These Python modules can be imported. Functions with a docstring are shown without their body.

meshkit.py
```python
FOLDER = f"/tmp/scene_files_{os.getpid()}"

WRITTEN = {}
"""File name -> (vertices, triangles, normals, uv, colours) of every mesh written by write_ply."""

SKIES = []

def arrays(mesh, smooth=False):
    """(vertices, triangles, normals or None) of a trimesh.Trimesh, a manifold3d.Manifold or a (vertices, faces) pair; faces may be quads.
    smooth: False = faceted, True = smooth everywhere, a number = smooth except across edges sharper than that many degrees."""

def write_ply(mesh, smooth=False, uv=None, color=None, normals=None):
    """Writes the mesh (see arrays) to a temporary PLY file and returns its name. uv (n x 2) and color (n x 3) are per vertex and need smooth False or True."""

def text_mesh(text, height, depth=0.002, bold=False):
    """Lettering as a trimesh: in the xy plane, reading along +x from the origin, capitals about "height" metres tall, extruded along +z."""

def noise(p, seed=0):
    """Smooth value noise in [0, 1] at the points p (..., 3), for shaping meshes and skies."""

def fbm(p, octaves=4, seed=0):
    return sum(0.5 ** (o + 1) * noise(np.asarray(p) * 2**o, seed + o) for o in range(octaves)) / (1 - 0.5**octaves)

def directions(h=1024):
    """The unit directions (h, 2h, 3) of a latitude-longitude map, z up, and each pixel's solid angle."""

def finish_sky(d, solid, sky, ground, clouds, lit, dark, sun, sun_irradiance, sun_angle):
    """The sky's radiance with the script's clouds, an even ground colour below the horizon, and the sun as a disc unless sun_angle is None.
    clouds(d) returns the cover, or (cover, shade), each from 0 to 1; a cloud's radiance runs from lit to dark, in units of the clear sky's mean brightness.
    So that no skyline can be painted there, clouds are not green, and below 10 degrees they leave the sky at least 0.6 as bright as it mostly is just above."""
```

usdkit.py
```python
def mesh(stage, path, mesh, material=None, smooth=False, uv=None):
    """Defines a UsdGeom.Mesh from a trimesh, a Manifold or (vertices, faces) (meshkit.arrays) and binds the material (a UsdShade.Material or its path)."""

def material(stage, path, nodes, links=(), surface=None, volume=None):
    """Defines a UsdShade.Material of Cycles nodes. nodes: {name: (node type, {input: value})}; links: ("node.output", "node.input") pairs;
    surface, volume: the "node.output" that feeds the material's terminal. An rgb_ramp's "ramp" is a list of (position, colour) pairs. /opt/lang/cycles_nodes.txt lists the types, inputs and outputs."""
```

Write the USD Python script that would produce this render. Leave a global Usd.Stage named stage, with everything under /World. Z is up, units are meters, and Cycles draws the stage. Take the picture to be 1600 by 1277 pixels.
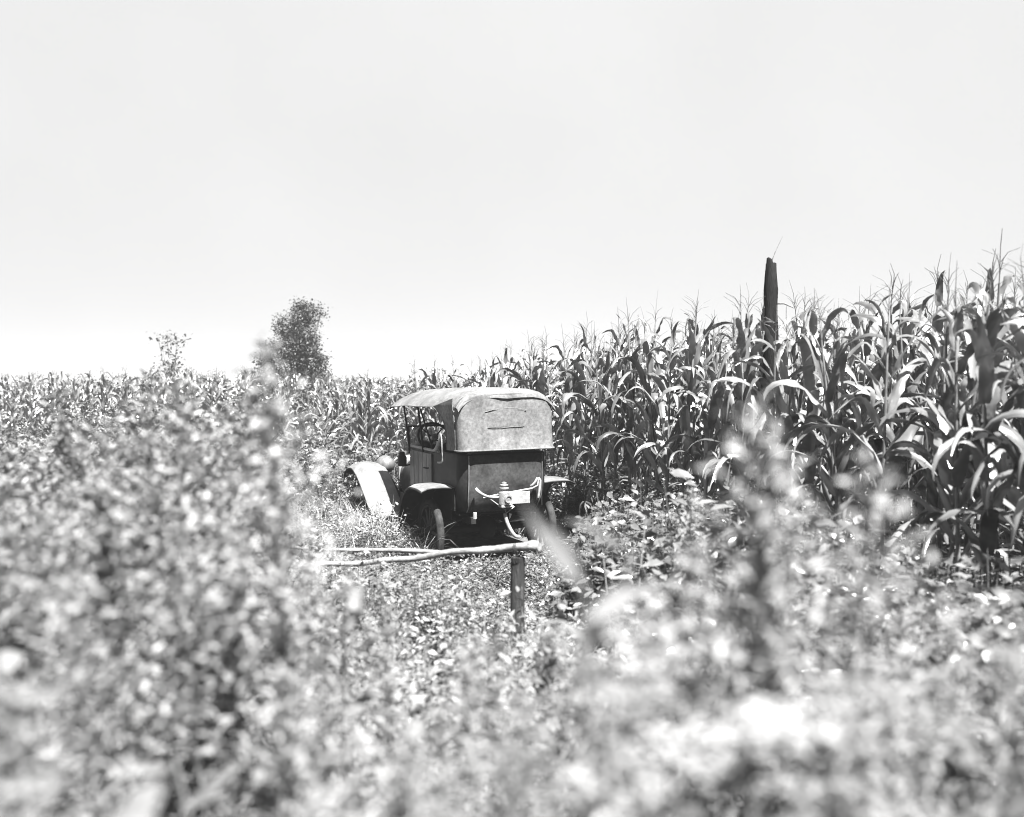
import math, random
import numpy as np
import trimesh
from shapely.geometry import Polygon
import usdkit
from meshkit import fbm
from pxr import Usd, UsdGeom, UsdLux, UsdShade, Gf, Sdf, Vt

stage = Usd.Stage.CreateInMemory()
UsdGeom.SetStageUpAxis(stage, 'Z')
UsdGeom.SetStageMetersPerUnit(stage, 1.0)
world = UsdGeom.Xform.Define(stage, '/World')
stage.SetDefaultPrim(world.GetPrim())
UsdGeom.Scope.Define(stage, '/World/Looks')

# ------------------------------------------------------------------ camera, sky, sun, exposure
F_PX, W_PX, H_PX = 1400.0, 1600.0, 1277.0
CAM_H, HORIZON, ROLL = 1.95, 609.0, 0.012
PITCH = math.atan((H_PX / 2 - HORIZON) / F_PX)
APERTURE = 172.0
cam = UsdGeom.Camera.Define(stage, '/World/camera')
cam.CreateHorizontalApertureAttr(APERTURE)
cam.CreateVerticalApertureAttr(APERTURE * H_PX / W_PX)
cam.CreateFocalLengthAttr(APERTURE * F_PX / W_PX)
cam.CreateFStopAttr(APERTURE * F_PX / W_PX / 24.0)      # a lens opening of 24 mm
cam.CreateFocusDistanceAttr(10.6)
cam.CreateExposureAttr(3.05)
fw = np.array([0, math.cos(PITCH), -math.sin(PITCH)])
up0 = np.array([0, math.sin(PITCH), math.cos(PITCH)])
rt0 = np.array([1.0, 0, 0])
rt = rt0 * math.cos(ROLL) - up0 * math.sin(ROLL)
up = up0 * math.cos(ROLL) + rt0 * math.sin(ROLL)
M = Gf.Matrix4d(*rt, 0, *up, 0, *(-fw), 0, 0, 0, CAM_H, 1)
cam.AddTransformOp().Set(M)

SUN_EL, SUN_ROT = math.radians(59), math.atan2(0.44, -0.90)
sd = np.array([math.sin(SUN_ROT) * math.cos(SUN_EL), math.cos(SUN_ROT) * math.cos(SUN_EL), math.sin(SUN_EL)])
dome = UsdLux.DomeLight.Define(stage, '/World/sky')
dome.GetPrim().SetCustomDataByKey('kind', 'structure')
skymat = usdkit.material(stage, '/World/Looks/sky', {
    's': ('sky_texture', {'sky_type': 'single_scattering', 'sun_disc': False, 'sun_elevation': SUN_EL, 'sun_rotation': SUN_ROT,
                          'air_density': 1.0, 'aerosol_density': 2.5}),
    'c': ('separate_color', {}), 'bw': ('rgb_to_bw', {}),
    'a': ('math', {'math_type': 'add'}), 'h': ('math', {'math_type': 'multiply', 'value2': 0.5}), 'mx': ('clamp', {'min': 1.88, 'max': 1.98}),   # summer haze keeps the sky pale down to the horizon
   
    'tc': ('texture_coordinate', {}), 'cn': ('noise_texture', {'scale': 1.6, 'detail': 4.0, 'roughness': 0.55}),
    'cm': ('map_range', {'from_min': 0.3, 'from_max': 0.7, 'to_min': 0.93, 'to_max': 1.06}), 'ml': ('math', {'math_type': 'multiply'}),
    'g': ('combine_color', {}),
    'b': ('background_shader', {'strength': 0.05})},      # a black and white plate that sees blue well
    [('s.color', 'c.color'), ('s.color', 'bw.color'), ('c.b', 'a.value1'), ('bw.val', 'a.value2'), ('a.value', 'h.value1'),
     ('h.value', 'mx.value'), ('tc.generated', 'cn.vector'), ('cn.fac', 'cm.value'), ('mx.result', 'ml.value1'), ('cm.result', 'ml.value2'), ('ml.value', 'g.r'), ('ml.value', 'g.g'), ('ml.value', 'g.b'), ('g.color', 'b.color')], surface='b.background')
UsdShade.MaterialBindingAPI.Apply(dome.GetPrim()).Bind(skymat)
sun = UsdLux.DistantLight.Define(stage, '/World/sun')
sun.CreateIntensityAttr(1.25)
sun.CreateNormalizeAttr(True)
sun.CreateAngleAttr(0.53)
sun.CreateColorAttr(Gf.Vec3f(1.0, 0.995, 0.985))
sx = np.cross([0, 0, 1.0], sd); sx /= np.linalg.norm(sx)
sy = np.cross(sd, sx)
sun.AddTransformOp().Set(Gf.Matrix4d(*sx, 0, *sy, 0, *sd, 0, 0, 0, 30, 1))


def project(p):
    """Where a point falls in the photograph (for choosing how tall the plants between camera and car may be)."""
    d = np.asarray(p, float) - [0, 0, CAM_H]
    z = d @ fw
    return W_PX / 2 + F_PX * (d @ rt) / z, H_PX / 2 - F_PX * (d @ up) / z


# ------------------------------------------------------------------ materials
def g3(v):
    return (v, v, v)


def leaf_look(name, lo, hi, trans=0.3, rough=0.42, scale=9.0, spec=0.5):
    return usdkit.material(stage, '/World/Looks/' + name, {
        'o': ('object_info', {}), 't': ('texture_coordinate', {}),
        'n': ('noise_texture', {'scale': scale, 'detail': 3.0, 'roughness': 0.6}),
        'r': ('rgb_ramp', {'ramp': [(0.3, g3(lo)), (0.7, g3(hi))]}),
        'i': ('geometry', {}),
        'm': ('map_range', {'from_min': 0.0, 'from_max': 1.0, 'to_min': 0.58, 'to_max': 1.38}),
        'm2': ('map_range', {'from_min': 0.0, 'from_max': 1.0, 'to_min': 0.78, 'to_max': 1.22}),
        'mm': ('math', {'math_type': 'multiply'}),
        'mul': ('mix_color', {'blend_type': 'multiply', 'fac': 1.0, 'use_clamp': False}),
        'cc': ('combine_color', {}),
        'p': ('principled_bsdf', {'roughness': rough, 'specular_ior_level': spec}),
        'tr': ('translucent_bsdf', {}),
        'x': ('mix_closure', {'fac': trans})},
        [('t.object', 'n.vector'), ('n.fac', 'r.fac'), ('o.random', 'm.value'), ('i.random_per_island', 'm2.value'), ('m.result', 'mm.value1'), ('m2.result', 'mm.value2'),
         ('mm.value', 'cc.r'), ('mm.value', 'cc.g'), ('mm.value', 'cc.b'),
         ('r.color', 'mul.a'), ('cc.color', 'mul.b'), ('mul.result', 'p.base_color'), ('mul.result', 'tr.color'),
         ('p.BSDF', 'x.closure1'), ('tr.BSDF', 'x.closure2')], surface='x.closure')


def rough_look(name, lo, hi, scale=6.0, rough=0.8, bump=0.3, dist=0.01, stretch=(1, 1, 1), spec=0.3, metallic=0.0, lowpos=0.3, highpos=0.7, detail=5.0):
    return usdkit.material(stage, '/World/Looks/' + name, {
        't': ('texture_coordinate', {}), 'mp': ('mapping', {'scale': stretch}),
        'n': ('noise_texture', {'scale': scale, 'detail': detail, 'roughness': 0.62}),
        'n2': ('noise_texture', {'scale': scale * 9, 'detail': 3.0, 'roughness': 0.6}),
        'r': ('rgb_ramp', {'ramp': [(lowpos, g3(lo)), (highpos, g3(hi))]}),
        'r2': ('rgb_ramp', {'ramp': [(0.3, g3(0.55)), (0.68, g3(1.35))]}),
        'mu': ('mix_color', {'blend_type': 'multiply', 'fac': 0.8, 'use_clamp': False}),
        'b': ('bump', {'strength': bump, 'distance': dist}),
        'p': ('principled_bsdf', {'roughness': rough, 'specular_ior_level': spec, 'metallic': metallic})},
        [('t.object', 'mp.vector'), ('mp.vector', 'n.vector'), ('mp.vector', 'n2.vector'), ('n.fac', 'r.fac'), ('n2.fac', 'r2.fac'), ('r.color', 'mu.a'), ('r2.color', 'mu.b'), ('mu.result', 'p.base_color'),
         ('n2.fac', 'b.height'), ('b.normal', 'p.normal')], surface='p.BSDF')


M_CORN = leaf_look('corn_leaf', 0.045, 0.155, 0.07, 0.30, 4.0, 0.9)
M_STALK = rough_look('corn_stalk', 0.05, 0.11, 14, 0.5, 0.1, 0.002, (1, 1, 0.2))
M_TASSEL = rough_look('corn_tassel', 0.03, 0.075, 20, 0.7, 0.1, 0.002)
M_HUSK = leaf_look('corn_husk', 0.12, 0.2, 0.15, 0.55)
M_PLUME = leaf_look('plume_leaf', 0.07, 0.19, 0.10, 0.55, spec=0.35)
M_WEED = leaf_look('weed_leaf', 0.035, 0.13, 0.08, 0.52, spec=0.3)
M_BUSH = leaf_look('bush_leaf', 0.025, 0.09, 0.06, 0.38)
M_VINE = leaf_look('vine_leaf', 0.03, 0.12, 0.05, 0.32, spec=0.7)
M_GRASS = leaf_look('grass_blade', 0.08, 0.18, 0.16, 0.45)
M_TREE = leaf_look('tree_leaf', 0.045, 0.075, 0.3, 0.5)
M_PALE_LEAF = leaf_look('pale_blade', 0.14, 0.21, 0.1, 0.6)
M_STEM = rough_look('weed_stem', 0.06, 0.12, 20, 0.7)
M_FLOWER = leaf_look('pale_flower', 0.16, 0.26, 0.3, 0.7)
M_BARK = rough_look('bark', 0.05, 0.12, 9, 0.9, 0.8, 0.02, (1, 1, 0.25))
M_POLE = rough_look('peeled_pole', 0.06, 0.21, 7, 0.75, 0.5, 0.006, (0.25, 1, 1))
M_POST = rough_look('dark_post', 0.008, 0.04, 9, 0.95, 0.8, 0.012, (1, 1, 0.15), spec=0.05)
M_SNAG = rough_look('dead_trunk', 0.003, 0.012, 12, 0.95, 0.8, 0.012, (1, 1, 0.15), spec=0.04)
M_SOIL = rough_look('soil', 0.03, 0.08, 1.6, 0.95, 0.8, 0.05)
# car
M_CLOTH = rough_look('top_cloth', 0.05, 0.10, 3.2, 0.92, 0.6, 0.004, spec=0.15, lowpos=0.36, highpos=0.66, detail=9.0)
M_CLOTH_SIDE = M_CLOTH
M_PAINT = rough_look('dusty_dark_paint', 0.004, 0.014, 5, 0.5, 0.12, 0.002, spec=0.15)
M_REAR = rough_look('dusty_rear_paint', 0.004, 0.034, 4, 0.7, 0.2, 0.002, spec=0.1)
M_BOARD = rough_look('side_paint', 0.02, 0.09, 3.5, 0.5, 0.1, 0.002, (1, 1, 0.3), spec=0.3)
M_BLACK = rough_look('black_iron', 0.005, 0.014, 8, 0.6, 0.1, 0.002, spec=0.1)
M_RUBBER = rough_look('grey_rubber', 0.008, 0.032, 9, 0.9, 0.3, 0.003, spec=0.08)
M_WOOD = rough_look('spoke_wood', 0.012, 0.03, 12, 0.6)
M_LEATHER = rough_look('black_leather', 0.010, 0.022, 12, 0.45, 0.4, 0.004)
M_BRASS = rough_look('dull_brass', 0.22, 0.38, 14, 0.38, 0.1, 0.001, metallic=0.7)
M_PALE = rough_look('pale_metal', 0.10, 0.19, 16, 0.55, 0.1, 0.001)
M_DUST = usdkit.material(stage, '/World/Looks/dusty_fender', {   # dust lies on what faces up, bare enamel below
    't': ('texture_coordinate', {}), 'g': ('geometry', {}), 's': ('separate_xyz', {}),
    'n': ('noise_texture', {'scale': 9.0, 'detail': 5.0}),
    'a': ('math', {'math_type': 'multiply_add', 'value2': 0.35, 'value3': -0.12}),
    'add': ('math', {'math_type': 'add'}),
    'mr': ('map_range', {'from_min': 0.1, 'from_max': 0.55, 'to_min': 0.0, 'to_max': 1.0, 'clamp': True}),
    'mx': ('mix_color', {'a': g3(0.012)}), 'n3': ('noise_texture', {'scale': 5.0, 'detail': 8.0, 'roughness': 0.7}), 'rr': ('rgb_ramp', {'ramp': [(0.32, g3(0.035)), (0.62, g3(0.10))]}),
    'p': ('principled_bsdf', {'roughness': 0.6, 'specular_ior_level': 0.4})},
    [('t.object', 'n.vector'), ('t.object', 'n3.vector'), ('n3.fac', 'rr.fac'), ('rr.color', 'mx.b'), ('g.normal', 's.vector'), ('n.fac', 'a.value1'), ('s.z', 'add.value1'), ('a.value', 'add.value2'), ('add.value', 'mr.value'),
     ('mr.result', 'mx.fac'), ('mx.result', 'p.base_color')], surface='p.BSDF')
M_PANE = usdkit.material(stage, '/World/Looks/pane', {'f': ('fresnel', {'IOR': 1.5}), 't': ('transparent_bsdf', {'color': g3(0.9)}),
    'g': ('glossy_bsdf', {'color': g3(0.9), 'roughness': 0.08}), 'x': ('mix_closure', {})},
    [('f.fac', 'x.fac'), ('t.BSDF', 'x.closure1'), ('g.BSDF', 'x.closure2')], surface='x.closure')
M_LENS = usdkit.material(stage, '/World/Looks/lens', {'p': ('principled_bsdf', {'base_color': g3(0.10), 'roughness': 0.12, 'specular_ior_level': 0.8})}, surface='p.BSDF')

# ------------------------------------------------------------------ scene helpers
used = {}


def numbered(parent, name):
    k = used.get((parent, name), 0)
    used[(parent, name)] = k + 1
    return name if k == 0 else f'{name}_{k:03d}'


def tag(prim, label=None, cat=None, group=None, kind=None):
    p = prim if isinstance(prim, Usd.Prim) else prim.GetPrim()
    for k, v in (('label', label), ('category', cat), ('group', group), ('kind', kind)):
        if v:
            p.SetCustomDataByKey(k, v)
    return p


def place(x, loc=(0, 0, 0), rot=(0, 0, 0), sc=1.0):
    x.AddTranslateOp().Set(Gf.Vec3d(*map(float, loc)))
    x.AddRotateXYZOp().Set(Gf.Vec3f(*map(float, rot)))
    sc = (sc, sc, sc) if np.ndim(sc) == 0 else sc
    x.AddScaleOp().Set(Gf.Vec3f(*map(float, sc)))


def thing(name, label, cat, loc=(0, 0, 0), rot=(0, 0, 0), sc=1.0, group=None):
    x = UsdGeom.Xform.Define(stage, '/World/' + numbered('/World', name))
    place(x, loc, rot, sc)
    tag(x, label, cat, group)
    return x.GetPath().pathString


def part(name, mesh, mat, parent, smooth=False, label=None, kind=None):
    path = parent + '/' + numbered(parent, name)
    m = usdkit.mesh(stage, path, mesh, mat, smooth)
    tag(m, label, None, None, kind)
    return path


def copy_of(src, name, label, cat, loc, rot=(0, 0, 0), sc=1.0, group=None):
    x = UsdGeom.Xform.Define(stage, '/World/' + numbered('/World', name))
    place(x, loc, rot, sc)
    x.GetPrim().GetReferences().AddInternalReference(src)
    x.GetPrim().SetInstanceable(True)
    tag(x, label, cat, group)
    return x.GetPath().pathString


def cat_mesh(ms):
    vs, fs, n = [], [], 0
    for m in ms:
        v, f = (m.vertices, m.faces) if hasattr(m, 'vertices') else m
        v, f = np.asarray(v, float), np.asarray(f, int)
        if f.shape[1] == 4:
            f = np.vstack([f[:, [0, 1, 2]], f[:, [0, 2, 3]]])
        vs.append(v); fs.append(f + n); n += len(v)
    return np.vstack(vs), np.vstack(fs)


def tube(pts, radii, sides=8, cap=True, rough=0.0, seed=0):
    p = np.asarray(pts, float)
    radii = np.broadcast_to(np.asarray(radii, float), (len(p),))
    t = np.gradient(p, axis=0); t /= np.linalg.norm(t, axis=1, keepdims=True) + 1e-12
    ref = np.array([0, 0, 1.0]) if abs(t[:, 2]).mean() < 0.8 else np.array([1.0, 0, 0])
    a = np.cross(t, ref); a /= np.linalg.norm(a, axis=1, keepdims=True) + 1e-12
    b = np.cross(t, a)
    ang = np.arange(sides) * 2 * np.pi / sides
    r = np.repeat(radii[:, None], sides, 1)
    if rough:
        rg = np.random.default_rng(seed)
        r = r * (1 + rough * rg.uniform(-1, 1, r.shape) + rough * rg.uniform(-1, 1, (len(p), 1)))
    v = p[:, None] + r[..., None] * (np.cos(ang)[None, :, None] * a[:, None] + np.sin(ang)[None, :, None] * b[:, None])
    v = v.reshape(-1, 3)
    f = []
    for i in range(len(p) - 1):
        for j in range(sides):
            k = (j + 1) % sides
            q = (i * sides + j, i * sides + k, (i + 1) * sides + k, (i + 1) * sides + j)
            f += [(q[0], q[2], q[1]), (q[0], q[3], q[2])]
    if cap:
        n = len(v); v = np.vstack([v, p[0], p[-1]]); e = (len(p) - 1) * sides
        for j in range(sides):
            k = (j + 1) % sides
            f += [(n, j, k), (n + 1, e + k, e + j)]
    return v, np.array(f)


def lathe(profile, sides=24, cap=True):
    """profile: (radius, height) pairs, turned about z."""
    return tube_rings([[(r * math.cos(a), r * math.sin(a), z) for a in np.arange(sides) * 2 * np.pi / sides] for r, z in profile], cap)


def tube_rings(rings, cap=True):
    r = np.asarray(rings, float); n, m = r.shape[:2]
    v = r.reshape(-1, 3); f = []
    for i in range(n - 1):
        for j in range(m):
            k = (j + 1) % m
            f += [(i * m + j, i * m + k, (i + 1) * m + k), (i * m + j, (i + 1) * m + k, (i + 1) * m + j)]
    if cap:
        c = len(v); v = np.vstack([v, r[0].mean(0), r[-1].mean(0)])
        for j in range(m):
            k = (j + 1) % m
            f += [(c, k, j), (c + 1, (n - 1) * m + j, (n - 1) * m + k)]
    return v, np.array(f)


def box(lo, hi, ch=0.006):
    lo, hi = np.array(lo, float), np.array(hi, float)
    ch = min(ch, 0.3 * (hi - lo).min())
    pts = []
    for c in np.ndindex(2, 2, 2):
        corner = np.where(np.array(c) == 1, hi, lo); inward = np.where(np.array(c) == 1, -1.0, 1.0)
        for k in range(3):
            o = np.full(3, ch); o[k] = 0
            pts.append(corner + inward * o)
    h = trimesh.convex.convex_hull(np.array(pts))
    return np.array(h.vertices), np.array(h.faces)


def move(mesh, R=None, t=(0, 0, 0)):
    v, f = (mesh.vertices, mesh.faces) if hasattr(mesh, 'vertices') else mesh
    v = np.asarray(v, float)
    if R is not None:
        v = v @ np.asarray(R).T
    return v + np.asarray(t, float), f


def rotm(axis, deg):
    return trimesh.transformations.rotation_matrix(math.radians(deg), axis)[:3, :3]


def sheet(grid, thick=0.008):
    """A grid of points (n, m, 3) as a closed sheet of some thickness."""
    g = np.asarray(grid, float); n, m = g.shape[:2]
    du = np.gradient(g, axis=0); dv = np.gradient(g, axis=1)
    nn = np.cross(du, dv); nn /= np.linalg.norm(nn, axis=2, keepdims=True) + 1e-12
    v = np.vstack([(g + nn * thick / 2).reshape(-1, 3), (g - nn * thick / 2).reshape(-1, 3)]); o = n * m
    f = []
    for i in range(n - 1):
        for j in range(m - 1):
            a, b, c, d = i * m + j, (i + 1) * m + j, (i + 1) * m + j + 1, i * m + j + 1
            f += [(a, b, c), (a, c, d), (o + a, o + c, o + b), (o + a, o + d, o + c)]
    edge = [(i, 0) for i in range(n)] + [(n - 1, j) for j in range(1, m)] + [(i, m - 1) for i in range(n - 2, -1, -1)] + [(0, j) for j in range(m - 2, 0, -1)]
    e = [i * m + j for i, j in edge]
    for a, b in zip(e, e[1:] + e[:1]):
        f += [(a, o + a, o + b), (a, o + b, b)]
    return v, np.array(f)


def lerp_curve(pts, n):
    pts = np.asarray(pts, float)
    s = np.r_[0, np.cumsum(np.linalg.norm(np.diff(pts, axis=0), axis=1))]
    from scipy.interpolate import PchipInterpolator
    x = np.linspace(0, s[-1], n)
    return np.stack([PchipInterpolator(s, pts[:, k])(x) for k in range(pts.shape[1])], 1)


# ------------------------------------------------------------------ ground
def ground_z(x, y):
    x, y = np.asarray(x, float), np.asarray(y, float)
    t = np.clip((5.2 - y) / 5.2, 0, 1.25)
    bank = 0.47 * t * t * (3 - 2 * np.minimum(t, 1))
    p = np.stack([x * 0.35, y * 0.35, np.zeros_like(x)], -1)
    return bank + 0.10 * (fbm(p, 3, 5) - 0.5) * np.clip(np.hypot(x + 1, y - 11) / 4 - 0.4, 0, 1)


def gz(x, y):
    return float(ground_z(np.array([x]), np.array([y]))[0])


def make_ground():
    a = np.concatenate([-np.geomspace(700, 14, 18), np.linspace(-12, 12, 61), np.geomspace(14, 700, 18)])
    b = np.concatenate([-np.geomspace(300, 5, 10), np.linspace(-4, 24, 71), np.geomspace(26, 1500, 22)])
    X, Y = np.meshgrid(a, b, indexing='ij')
    Z = ground_z(X, Y)
    n, m = X.shape
    v = np.stack([X, Y, Z], -1).reshape(-1, 3)
    i, j = np.meshgrid(np.arange(n - 1), np.arange(m - 1), indexing='ij')
    q = np.stack([i * m + j, (i + 1) * m + j, (i + 1) * m + j + 1, i * m + j + 1], -1).reshape(-1, 4)
    g = usdkit.mesh(stage, '/World/ground', (v, q), M_SOIL, True)
    tag(g, 'bare soil of the field under the weeds and corn', 'ground', kind='structure')


make_ground()

# ------------------------------------------------------------------ the car
CAR_X, CAR_Y, CAR_ROT = -0.305, 10.25, math.degrees(0.423)
car = thing('touring_car', 'old open touring car with raised pale cloth top, seen from behind in the weeds', 'car', (CAR_X, CAR_Y, 0.0), (0, 0, CAR_ROT))


def outline(hw_rear, hw_front, y0, y1, r, n=9):
    """Plan of the body: rounded at the rear, narrowing to the cowl."""
    pts = []
    for cx, cy, a0 in ((-hw_rear + r, y0 + r, 180), (hw_rear - r, y0 + r, 270)):
        for k in range(n):
            a = math.radians(a0 + 90 * k / (n - 1)); pts.append((cx + r * math.cos(a), cy + r * math.sin(a)))
    for t in (0.4, 0.7):
        pts.append((hw_rear + (hw_front - hw_rear) * (t - 0.4) / 0.6, y0 + (y1 - y0) * t))
    rf = 0.08
    for cx, cy, a0 in ((hw_front - rf, y1 - rf, 0), (-hw_front + rf, y1 - rf, 90)):
        for k in range(4):
            a = math.radians(a0 + 90 * k / 3); pts.append((cx + rf * math.cos(a), cy + rf * math.sin(a)))
    for t in (0.7, 0.4):
        pts.append((-(hw_rear + (hw_front - hw_rear) * (t - 0.4) / 0.6), y0 + (y1 - y0) * t))
    return np.array(pts)


def ring(z, inset, rear, top_in=0.0):
    o = outline(0.525 - inset - top_in, 0.47 - inset * 0.6 - top_in, rear + top_in, 1.42 - top_in, 0.15)
    return np.c_[o, np.full(len(o), z)]


LEV = [(0.60, 0.09, -0.36), (0.625, 0.065, -0.43), (0.68, 0.035, -0.49), (0.78, 0.012, -0.535), (0.92, 0.0, -0.555), (1.10, 0.0, -0.565), (1.25, 0.004, -0.57)]
rings = [ring(*l) for l in LEV]
rings += [ring(1.262, 0.01, -0.565, 0.01), ring(1.25, 0.004, -0.57, 0.03), ring(0.74, 0.02, -0.53, 0.03)]
body = part('body', tube_rings(rings), M_PAINT, car, 35)
ZR = lerp_curve([(y, z) for z, _, y in LEV[1:]], 14)
part('rear_panel', sheet([[(x, y - 0.006 + 0.12 * max(0, (abs(x) - 0.30) / 0.14) ** 3 * 0.12, z) for x in np.linspace(-0.425, 0.425, 15)] for y, z in ZR], 0.008), M_REAR, body, 40)

# beads on the rear panel and a belt moulding
for sgn in (-1, 1):
    part('rear_bead', tube([(sgn * (0.435 - 0.02 * (z < 0.7)), y - 0.004, z) for z, _, y in LEV[1:]], 0.007, 6), M_BOARD, body, True)
# side boards of the door and cowl
for sgn in (-1, 1):
    for k in range(5):
        y0, y1 = 0.36 + k * 0.19, 0.36 + (k + 1) * 0.19 - 0.016
        def bx_(y): return 0.525 + (0.47 - 0.525) * max(0, ((y + 0.56) / 1.98 - 0.4) / 0.6)
        zz = [0.70, 0.80, 0.95, 1.08, 1.215]
        gr = [[(sgn * (bx_(y) + 0.010 - 0.03 * max(0, (0.8 - z) / 0.1) * 0.5), y, z) for z in zz] for y in (y0, y1)]
        if sgn > 0:
            gr = gr[::-1]
        part('side_board', sheet(gr, 0.016), M_BOARD, car, 30)
    part('top_rail', tube([(sgn * 0.527, 0.1, 1.262), (sgn * 0.527, 0.5, 1.262), (sgn * 0.50, 1.0, 1.262), (sgn * 0.475, 1.36, 1.262)], 0.017, 8), M_PALE if sgn < 0 else M_PAINT, car, True)
    part('door_handle', tube([(sgn * 0.55, 0.42, 1.05), (sgn * 0.575, 0.42, 1.05), (sgn * 0.575, 0.52, 1.05)], 0.01, 6), M_BLACK, car, True)


def arch_z(x, y):
    """Height of the cloth top."""
    u = min(abs(x) / 0.60, 1.0)
    zc = 1.985 - 0.035 * max(0.0, (y - 0.9) / 0.9) ** 2 - 0.035 * max(0, (-y - 0.1) / 0.5) ** 2
    zs = 1.765 - 0.02 * max(0.0, (y - 1.1) / 0.7)
    sag = -0.013 * abs(math.sin(math.pi * (y + 0.55) / 0.7)) * (1 - u * u) + 0.012 * (float(fbm(np.array([x * 4, y * 4, 1.0]), 2, 8)) - 0.5)
    e = 2.7 + 2.3 * min(1, max(0, (0.5 - y) / 0.9))          # squarer shoulders towards the rear
    return zs + (zc - zs) * (1 - u ** e) + sag


def roof_pt(u, y):
    # u runs from -1 to 1 across; the sides stand nearly upright
    x = (0.60 - 0.028 * min(1, max(0, (0.3 - y) / 0.8))) * math.copysign(min(1.0, abs(u) ** 0.9 * 1.0), u)
    return (x, y, arch_z(0.60 * abs(u) ** 0.9, y))


US = np.concatenate([-np.array([1.0, 0.995, 0.98, 0.95, 0.9, 0.82, 0.7, 0.5, 0.25]), [0], np.array([0.25, 0.5, 0.7, 0.82, 0.9, 0.95, 0.98, 0.995, 1.0])])
YS = [-0.632, -0.626, -0.612, -0.585, -0.54, -0.45, -0.2, 0.0, 0.2, 0.45, 0.7, 0.95, 1.2, 1.45, 1.62, 1.74, 1.78]
grid = []
for y in YS:
    row = []
    for u in US:
        x, yy, z = roof_pt(u, y)
        drop = {-0.632: 0.085, -0.626: 0.055, -0.612: 0.03, -0.585: 0.012, -0.54: 0.003, 1.78: 0.018, 1.74: 0.004}.get(y, 0)
        row.append((x, yy, z - drop * (1 - abs(u) * 0.4)))
    grid.append(row)
roof = part('roof_cloth', sheet(grid, 0.010), M_CLOTH, car, 50)
for y in (-0.55, 0.15, 0.75, 1.28, 1.72):
    part('roof_bow', tube([(x, y, arch_z(x, y) - 0.022) for x in np.linspace(-0.585, 0.585, 19)], 0.013, 6), M_WOOD, car, True)
# front valance edge of the roof
part('roof_hem', tube([(0.60 * u, 1.785, arch_z(0.6 * u, 1.78) - 0.022) for u in US], 0.012, 6), M_CLOTH, car, True)

# rear curtain, wrapped round the rear corners
plan = []
for cx, a0 in ((-0.56 + 0.07, 180), (0.56 - 0.07, 270)):
    for k in range(7):
        a = math.radians(a0 + 15 * k); plan.append((cx + 0.07 * math.cos(a), -0.552 + 0.07 * math.sin(a)))
plan = np.array(plan)
plan = np.vstack([np.array([[-0.56, -0.50]]), plan, np.array([[0.56, -0.50]])])
mid = np.linspace(plan[7], plan[8], 13)[1:-1]
plan = np.vstack([plan[:8], mid, plan[8:]])
ZC = [1.300, 1.305, 1.36, 1.45, 1.56, 1.68, 1.78, 1.85, 1.90, 1.93, 1.955]
rng = np.random.default_rng(3)
grid = []
for z in ZC:
    row = []
    for (x, y) in plan:
        cap = arch_z(min(abs(x) * 1.03, 0.59), -0.6) - 0.04
        zz = min(z - 0.006 * math.sin(9 * x) * (z < 1.32), cap)
        w = fbm(np.array([x * 3.0, 4.0, z * 4.0]), 3, 2) - 0.5
        row.append((x, y - 0.045 * float(w) - 0.028 * max(0, (1.55 - z) / 0.25) * (y < -0.55), zz))
    grid.append(row)
curtain = part('rear_curtain', sheet(grid, 0.008), M_CLOTH, car, 40)
part('curtain_hem', tube([(x * 1.012, y - 0.034 * (y < -0.55), 1.303) for x, y in plan], 0.011, 6), M_CLOTH, curtain, True)
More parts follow.
